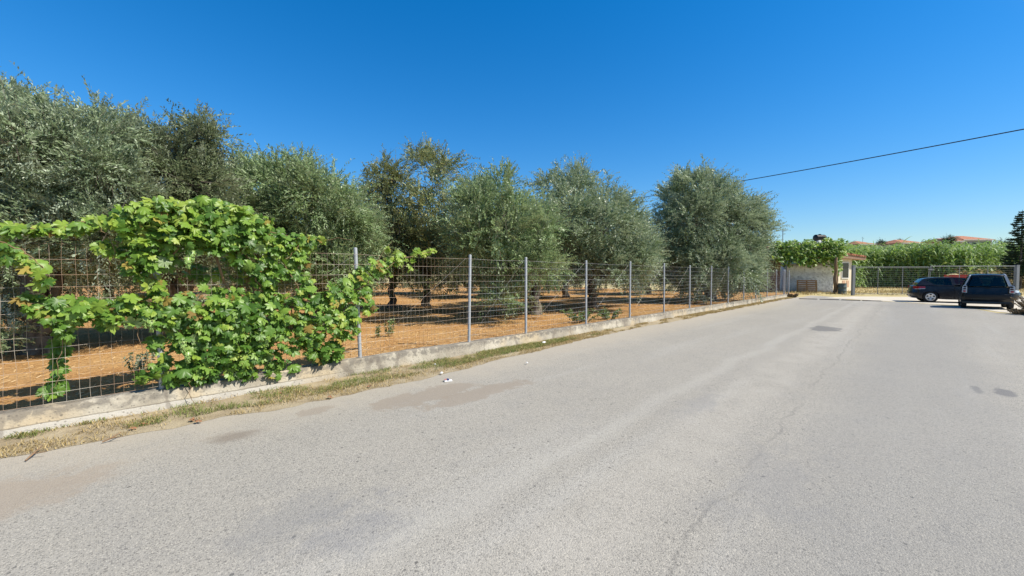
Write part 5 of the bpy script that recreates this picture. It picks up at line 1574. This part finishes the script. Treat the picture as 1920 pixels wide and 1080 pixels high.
# ---- dark three-door hatchback
def build_hatchback():
    rear = gp(1744, 567.2)                     # contact of the near rear wheel
    head = R(-35)
    h = Vector((math.cos(head), math.sin(head), 0)); left = Vector((-h.y, h.x, 0))
    # local frame: x forward from rear bumper, y left; right side faces the camera
    origin = rear - h * .78 + left * .80
    r = empty("parked_hatchback", origin, head, 1.0); tag(r, "dark three-door hatchback parked side-on in front of the gate", "car")
    L = 4.2
    prof = [(.10, .24), (.42, .20)] + arc(.78, .30, .36, 195, -15)[:] + [(1.4, .19), (2.7, .19)] + arc(3.36, .30, .36, 195, -15)[:] + [(3.95, .21), (4.14, .27), (4.2, .45), (4.17, .62), (4.02, .74), (3.7, .84), (3.2, .925), (2.95, .955), (2.7, .97),
            (.62, .985), (.32, .985), (.16, .95), (.09, .88), (.06, .66), (.0, .58), (.0, .42)]
    b = lower_body(prof, .885, (.45, 3.75), crown=.03, plan=(.30, .42), side_lean=.10, z_shoulder=.9)
    b.build("body", M_BLACKP, r, smooth=True, tri=True)
    b = MB(); b.box((.5, -.62, .21), (3.7, .62, .6)); b.build("floor_pan", M_HOLE, r)
    # cabin shell: pillars, roof and pane openings
    zb, zr, wb, wr = .955, 1.42, .835, .60
    def hw(z): return wb + (wr - wb) * (z - zb) / (zr - zb)
    top = [(3.0, .955), (2.62, 1.18), (2.32, 1.335), (2.05, 1.40), (1.6, 1.425), (1.0, 1.41), (.62, 1.365), (.50, 1.33), (.30, 1.12), (.20, .955)]
    def sheet(name, pts_xz, mat, t=.018, inset=.0, parent=r):
        """strip of cabin skin across the car between two outline points"""
        pass
    # roof skin
    def skin(i0, i1, yin=1.0, n=8, t=.02):
        q = MB()
        for i in range(i0, i1):
            (xa, za), (xb, zb_) = top[i], top[i + 1]
            rows = []
            for (x, z) in ((xa, za), (xb, zb_)):
                rows.append([(x, hw(z) * yin * s, z - .030 * (abs(s) ** 2.5)) for s in [(-1 + 2 * j / n) for j in range(n + 1)]])
            for j in range(n):
                a = [rows[0][j], rows[0][j + 1], rows[1][j + 1], rows[1][j]]
                q.add(a + [(x, y, z - t) for x, y, z in a], [(0, 1, 2, 3), (7, 6, 5, 4), (0, 4, 5, 1), (1, 5, 6, 2), (2, 6, 7, 3), (3, 7, 4, 0)])
        return q
    skin(2, 7).build("roof", M_BLACKP, r, smooth=True)
    skin(0, 2).build("windscreen", M_CGLASS, r, smooth=True)
    skin(7, 9).build("rear_window", M_CGLASS, r, smooth=True)
    for s in (-1, 1):
        def P(x, z, e=0.0): return (x, s * (hw(z) + e), z)
        nrm = Vector((0, s, .45)).normalized()
        # pillars and rails of the side
        q = MB()
        for poly in ([(3.02, .955), (2.62, 1.19), (2.32, 1.345), (2.05, 1.395), (2.05, 1.355), (2.30, 1.30), (2.56, 1.15), (2.86, .985), (2.86, .955)],
                     [(2.05, 1.395), (1.6, 1.42), (1.0, 1.405), (.62, 1.36), (.72, 1.30), (1.05, 1.345), (1.6, 1.365), (2.05, 1.355)],
                     [(.62, 1.36), (.50, 1.325), (.30, 1.12), (.19, .955), (.95, .955), (.92, 1.02), (.80, 1.10), (.60, 1.24), (.72, 1.30)],
                     [(1.62, .985), (1.58, 1.366), (1.70, 1.366), (1.76, .985)], [(.95, .953), (2.86, .953), (2.86, .987), (.93, .987)]):
            q.poly([P(x, z, -.006) for x, z in poly], -.03, nrm)
        q.build("pillars", M_BLACKP, r, tri=True)
        for poly in ([(.93, .99), (.81, 1.10), (.64, 1.24), (.74, 1.297), (1.05, 1.342), (1.58, 1.362), (1.615, .99)], [(1.765, .99), (1.705, 1.362), (2.05, 1.352), (2.29, 1.297), (2.55, 1.147), (2.84, .99)]):
            q = MB(); q.poly([P(x, z, -.016) for x, z in poly], -.006, nrm); q.build("side_window", M_CGLASS, r, tri=True)
        q = MB(); q.box((1.98, s * .845 - .03, .72), (2.18, s * .845 + .045, .76), bev=.012); q.build("door_handle", M_BLACKP, r)
        q = MB(); q.box((2.62, min(s * .86, s * 1.02), .95), (2.78, max(s * .86, s * 1.02), 1.07), bev=.035); q.build("mirror", M_BLACKP, r, smooth=True)
        q = MB(); q.add([(1.70, s * .893, .25), (1.712, s * .893, .25), (1.712, s * .868, .93), (1.70, s * .868, .93)], [(0, 1, 2, 3)])
        q.add([(2.98, s * .893, .40), (2.992, s * .893, .40), (2.90, s * .868, .93), (2.888, s * .868, .93)], [(0, 1, 2, 3)]); q.build("door_gap", M_HOLE, r)
        # tail lamp wrapping round the corner
        q = MB(); q.poly([(.10, s * .60, .78), (.10, s * .60, .93), (.145, s * .775, .925), (.30, s * .862, .905), (.56, s * .872, .90), (.55, s * .885, .795), (.30, s * .882, .775), (.15, s * .80, .77)], .022, Vector((-.35, s * .9, .1)).normalized())
        q.build("tail_lamp", M_LAMP, r, tri=True)
        q = MB(); q.poly([(.14, s * .79, .745), (.30, s * .888, .748), (.55, s * .892, .768), (.55, s * .89, .79), (.30, s * .886, .77), (.15, s * .80, .765)], .02, Vector((-.35, s * .9, .1)).normalized())
        q.build("lamp_strip", M_LAMPW, r, tri=True)
        q = MB(); q.poly([(4.13, s * .40, .60), (4.12, s * .40, .70), (3.93, s * .72, .745), (3.72, s * .80, .755), (3.80, s * .82, .66), (3.98, s * .74, .60)], .02, Vector((.7, s * .7, .1)).normalized())
        q.build("headlight", M_LAMPW, r, tri=True)
        for x in (.78, 3.36): wheel(r, x, s * .775, .315, .205, 5, s)
    q = MB(); q.box((.02, -.5, .34), (.07, .5, .44), bev=.01); q.build("rear_bumper_trim", M_TRIM, r)
    q = MB(); q.box((4.16, -.42, .30), (4.21, .42, .62), bev=.01); q.build("grille", M_TRIM, r)
    for y in (-.38, .38):
        q = MB(); q.box((1.75, y - .24, .55), (2.2, y + .24, .75), bev=.05); q.box((1.62, y - .23, .7), (1.78, y + .23, 1.2), bev=.05); q.box((1.63, y - .12, 1.21), (1.73, y + .12, 1.36), bev=.03); q.build("seat", M_TRIM, r, smooth=True)
    q = MB(); q.box((.72, -.6, .6), (.9, .6, 1.12), bev=.05); q.build("rear_seat", M_TRIM, r)
build_hatchback()

# ---- small black two-seat city car seen from behind
def build_city_car():
    pl, pr_ = gp(1813, 577.2), gp(1886.5, 580.6)
    c = (pl + pr_) / 2
    head = math.atan2(c.y, c.x) + R(4)
    h = Vector((math.cos(head), math.sin(head), 0))
    r = empty("city_car", c - h * .42, head, 1.03); tag(r, "tiny black two-seat city car with silver corner pods, rear towards the road", "car")
    prof = [(.12, .30), (.16, .24)] + arc(.42, .29, .33, 190, -10) + [(.9, .2), (1.85, .2)] + arc(2.2, .29, .33, 190, -10) + [(2.47, .28), (2.5, .45), (2.46, .70), (2.3, .84), (2.05, .93), (.16, .98), (.09, .95), (.05, .72), (.0, .60), (.0, .42)]
    b = lower_body(prof, .757, (.14, 2.42), crown=.03, plan=(.10, .25), side_lean=.14, z_shoulder=.9)
    b.build("body", M_BLACK2, r, smooth=True, tri=True)
    zb, zr, wb, wr = .95, 1.545, .69, .50
    def hw(z): return wb + (wr - wb) * (z - zb) / (zr - zb)
    top = [(2.1, .95), (1.72, 1.28), (1.5, 1.44), (1.25, 1.52), (.8, 1.545), (.38, 1.53), (.24, 1.50), (.20, 1.46), (.08, 1.0), (.075, .95)]
    def skin(i0, i1, yin=1.0, n=8, t=.02, zc=.035):
        q = MB()
        for i in range(i0, i1):
            rows = [[(x + (.05 * abs(s) ** 3 if x < .3 else 0), hw(z) * yin * s, z - zc * (abs(s) ** 3)) for s in [(-1 + 2 * j / n) for j in range(n + 1)]] for (x, z) in (top[i], top[i + 1])]
            for j in range(n):
                a = [rows[0][j], rows[0][j + 1], rows[1][j + 1], rows[1][j]]
                q.add(a + [(x + .012, y, z - t) for x, y, z in a], [(0, 1, 2, 3), (7, 6, 5, 4), (0, 4, 5, 1), (1, 5, 6, 2), (2, 6, 7, 3), (3, 7, 4, 0)])
        return q
    skin(2, 7).build("roof", M_BLACK2, r, smooth=True)
    skin(0, 2).build("windscreen", M_CGLASS, r, smooth=True)
    skin(7, 8, .86, zc=.0).build("rear_window", M_CGLASS, r, smooth=True)
    for s in (-1, 1):
        def P(x, z, e=0.0): return (x, s * (hw(z) + e), z)
        nrm = Vector((0, s, .3)).normalized()
        q = MB()
        for poly in ([(2.12, .95), (1.72, 1.29), (1.5, 1.445), (1.44, 1.40), (1.66, 1.25), (2.0, .97)], [(1.5, 1.44), (1.25, 1.515), (.8, 1.54), (.38, 1.525), (.24, 1.50), (.40, 1.44), (.8, 1.465), (1.25, 1.45), (1.44, 1.40)]):
            q.poly([P(x, z, .0) for x, z in poly], -.03, nrm)
        q.build("pillar", M_SILVER if s < 0 else M_BLACK2, r, tri=True)
        # silver safety cell: rear pillar that sweeps down round the wheel
        q = MB()
        q.poly([P(.25, 1.50, .004), P(.19, 1.46, .004), P(.085, 1.0, .004), P(.08, .94, .006), P(.62, .94, .006), P(.50, 1.10, .004), P(.42, 1.44, .004)], -.04, nrm)
        q.build("rear_pillar", M_SILVER, r, tri=True)
        q = MB(); q.poly([P(.45, 1.43, -.012), P(.53, 1.10, -.012), P(.66, .97, -.012), (1.99, s * (hw(.97) - .012), .97), P(1.65, 1.245, -.012), P(1.43, 1.395, -.012), P(1.25, 1.44, -.012), P(.8, 1.455, -.012)], -.006, nrm)
        q.build("side_window", M_CGLASS, r, tri=True)
        # rear corner edge beside the glass
        q = MB(); q.poly([(.205, s * hw(1.46) * .86, 1.46), (.215, s * hw(1.46), 1.44), (.115, s * hw(1.0), 1.0), (.085, s * hw(1.0) * .86, 1.0)], .02, Vector((-.97, 0, .2)))
        q.build("corner_trim", M_BLACK2 if s > 0 else M_SILVER, r)
        # silver pod with three round lamps
        q = MB(); yy = s * .675
        q.poly([(.028, yy - .082, .70), (.028, yy + .075, .72), (.05, yy + .06, .95), (.06, yy + .035, 1.03), (.06, yy - .05, 1.03), (.045, yy - .082, .97)], .05, (-1, 0, .08))
        pod = q.build("lamp_pod", M_SILVER, r)
        for k, zz in enumerate((.775, .875, .97)):
            M = Matrix.Translation((-.012 + .012 * k, yy - .008 * s * (k), zz)) @ Matrix.Rotation(-PI / 2, 4, 'Y') @ Matrix.Diagonal((.85, 1.2, 1, 1))
            q = MB(); q.lathe([(0, -.03), (.044, -.03), (.044, .012), (.03, .022), (0, .026)], 16, M=M, close=False); q.build("tail_lamp", (M_LAMP, M_LAMPD, M_HOLE)[k], pod, smooth=True)
        q = MB(); q.box((1.72, min(s * .72, s * .93), .93), (1.86, max(s * .72, s * .93), 1.05), bev=.04); q.build("mirror", M_TRIM, r, smooth=True)
        for x in (.42, 2.2): wheel(r, x, s * .67, .285, .17, 6, s)
        q = MB(); q.poly([(2.44, s * .45, .62), (2.43, s * .45, .78), (2.30, s * .66, .78), (2.34, s * .68, .62)], .02, Vector((.7, s * .7, .1)).normalized()); q.build("headlight", M_LAMPW, r)
    q = MB(); q.box((-.02, -.66, .46), (.05, .66, .655), bev=.03); q.build("rear_bumper", M_TRIM, r, smooth=True)
    q = MB(); q.add([(.050, -.52, .985), (.050, .52, .985), (.062, .52, .995), (.062, -.52, .995)], [(0, 1, 2, 3)]); q.box((.04, -.55, .700), (.056, .55, .708)); q.build("tailgate_gap", M_HOLE, r)
    q = MB(); q.box((.035, -.09, .915), (.07, .09, .94), bev=.008); q.build("tailgate_handle", M_TRIM, r)
    q = MB(); q.tube([(.8, .0, 1.55), (.78, 0, 1.57), (.55, 0, 1.72)], [.02, .012, .004], 6); q.build("aerial", M_TRIM, r)
    for y in (-.32, .32):
        q = MB(); q.box((.72, y - .22, .6), (1.2, y + .22, .78), bev=.05); q.box((.62, y - .22, .7), (.76, y + .22, 1.16), bev=.06); q.box((.64, y - .13, 1.15), (.74, y + .13, 1.36), bev=.05); q.build("seat", M_TRIM, r, smooth=True)
    q = MB(); q.box((1.62, -.6, .8), (1.98, .6, .97), bev=.04); q.build("dashboard", M_TRIM, r)
build_city_car()
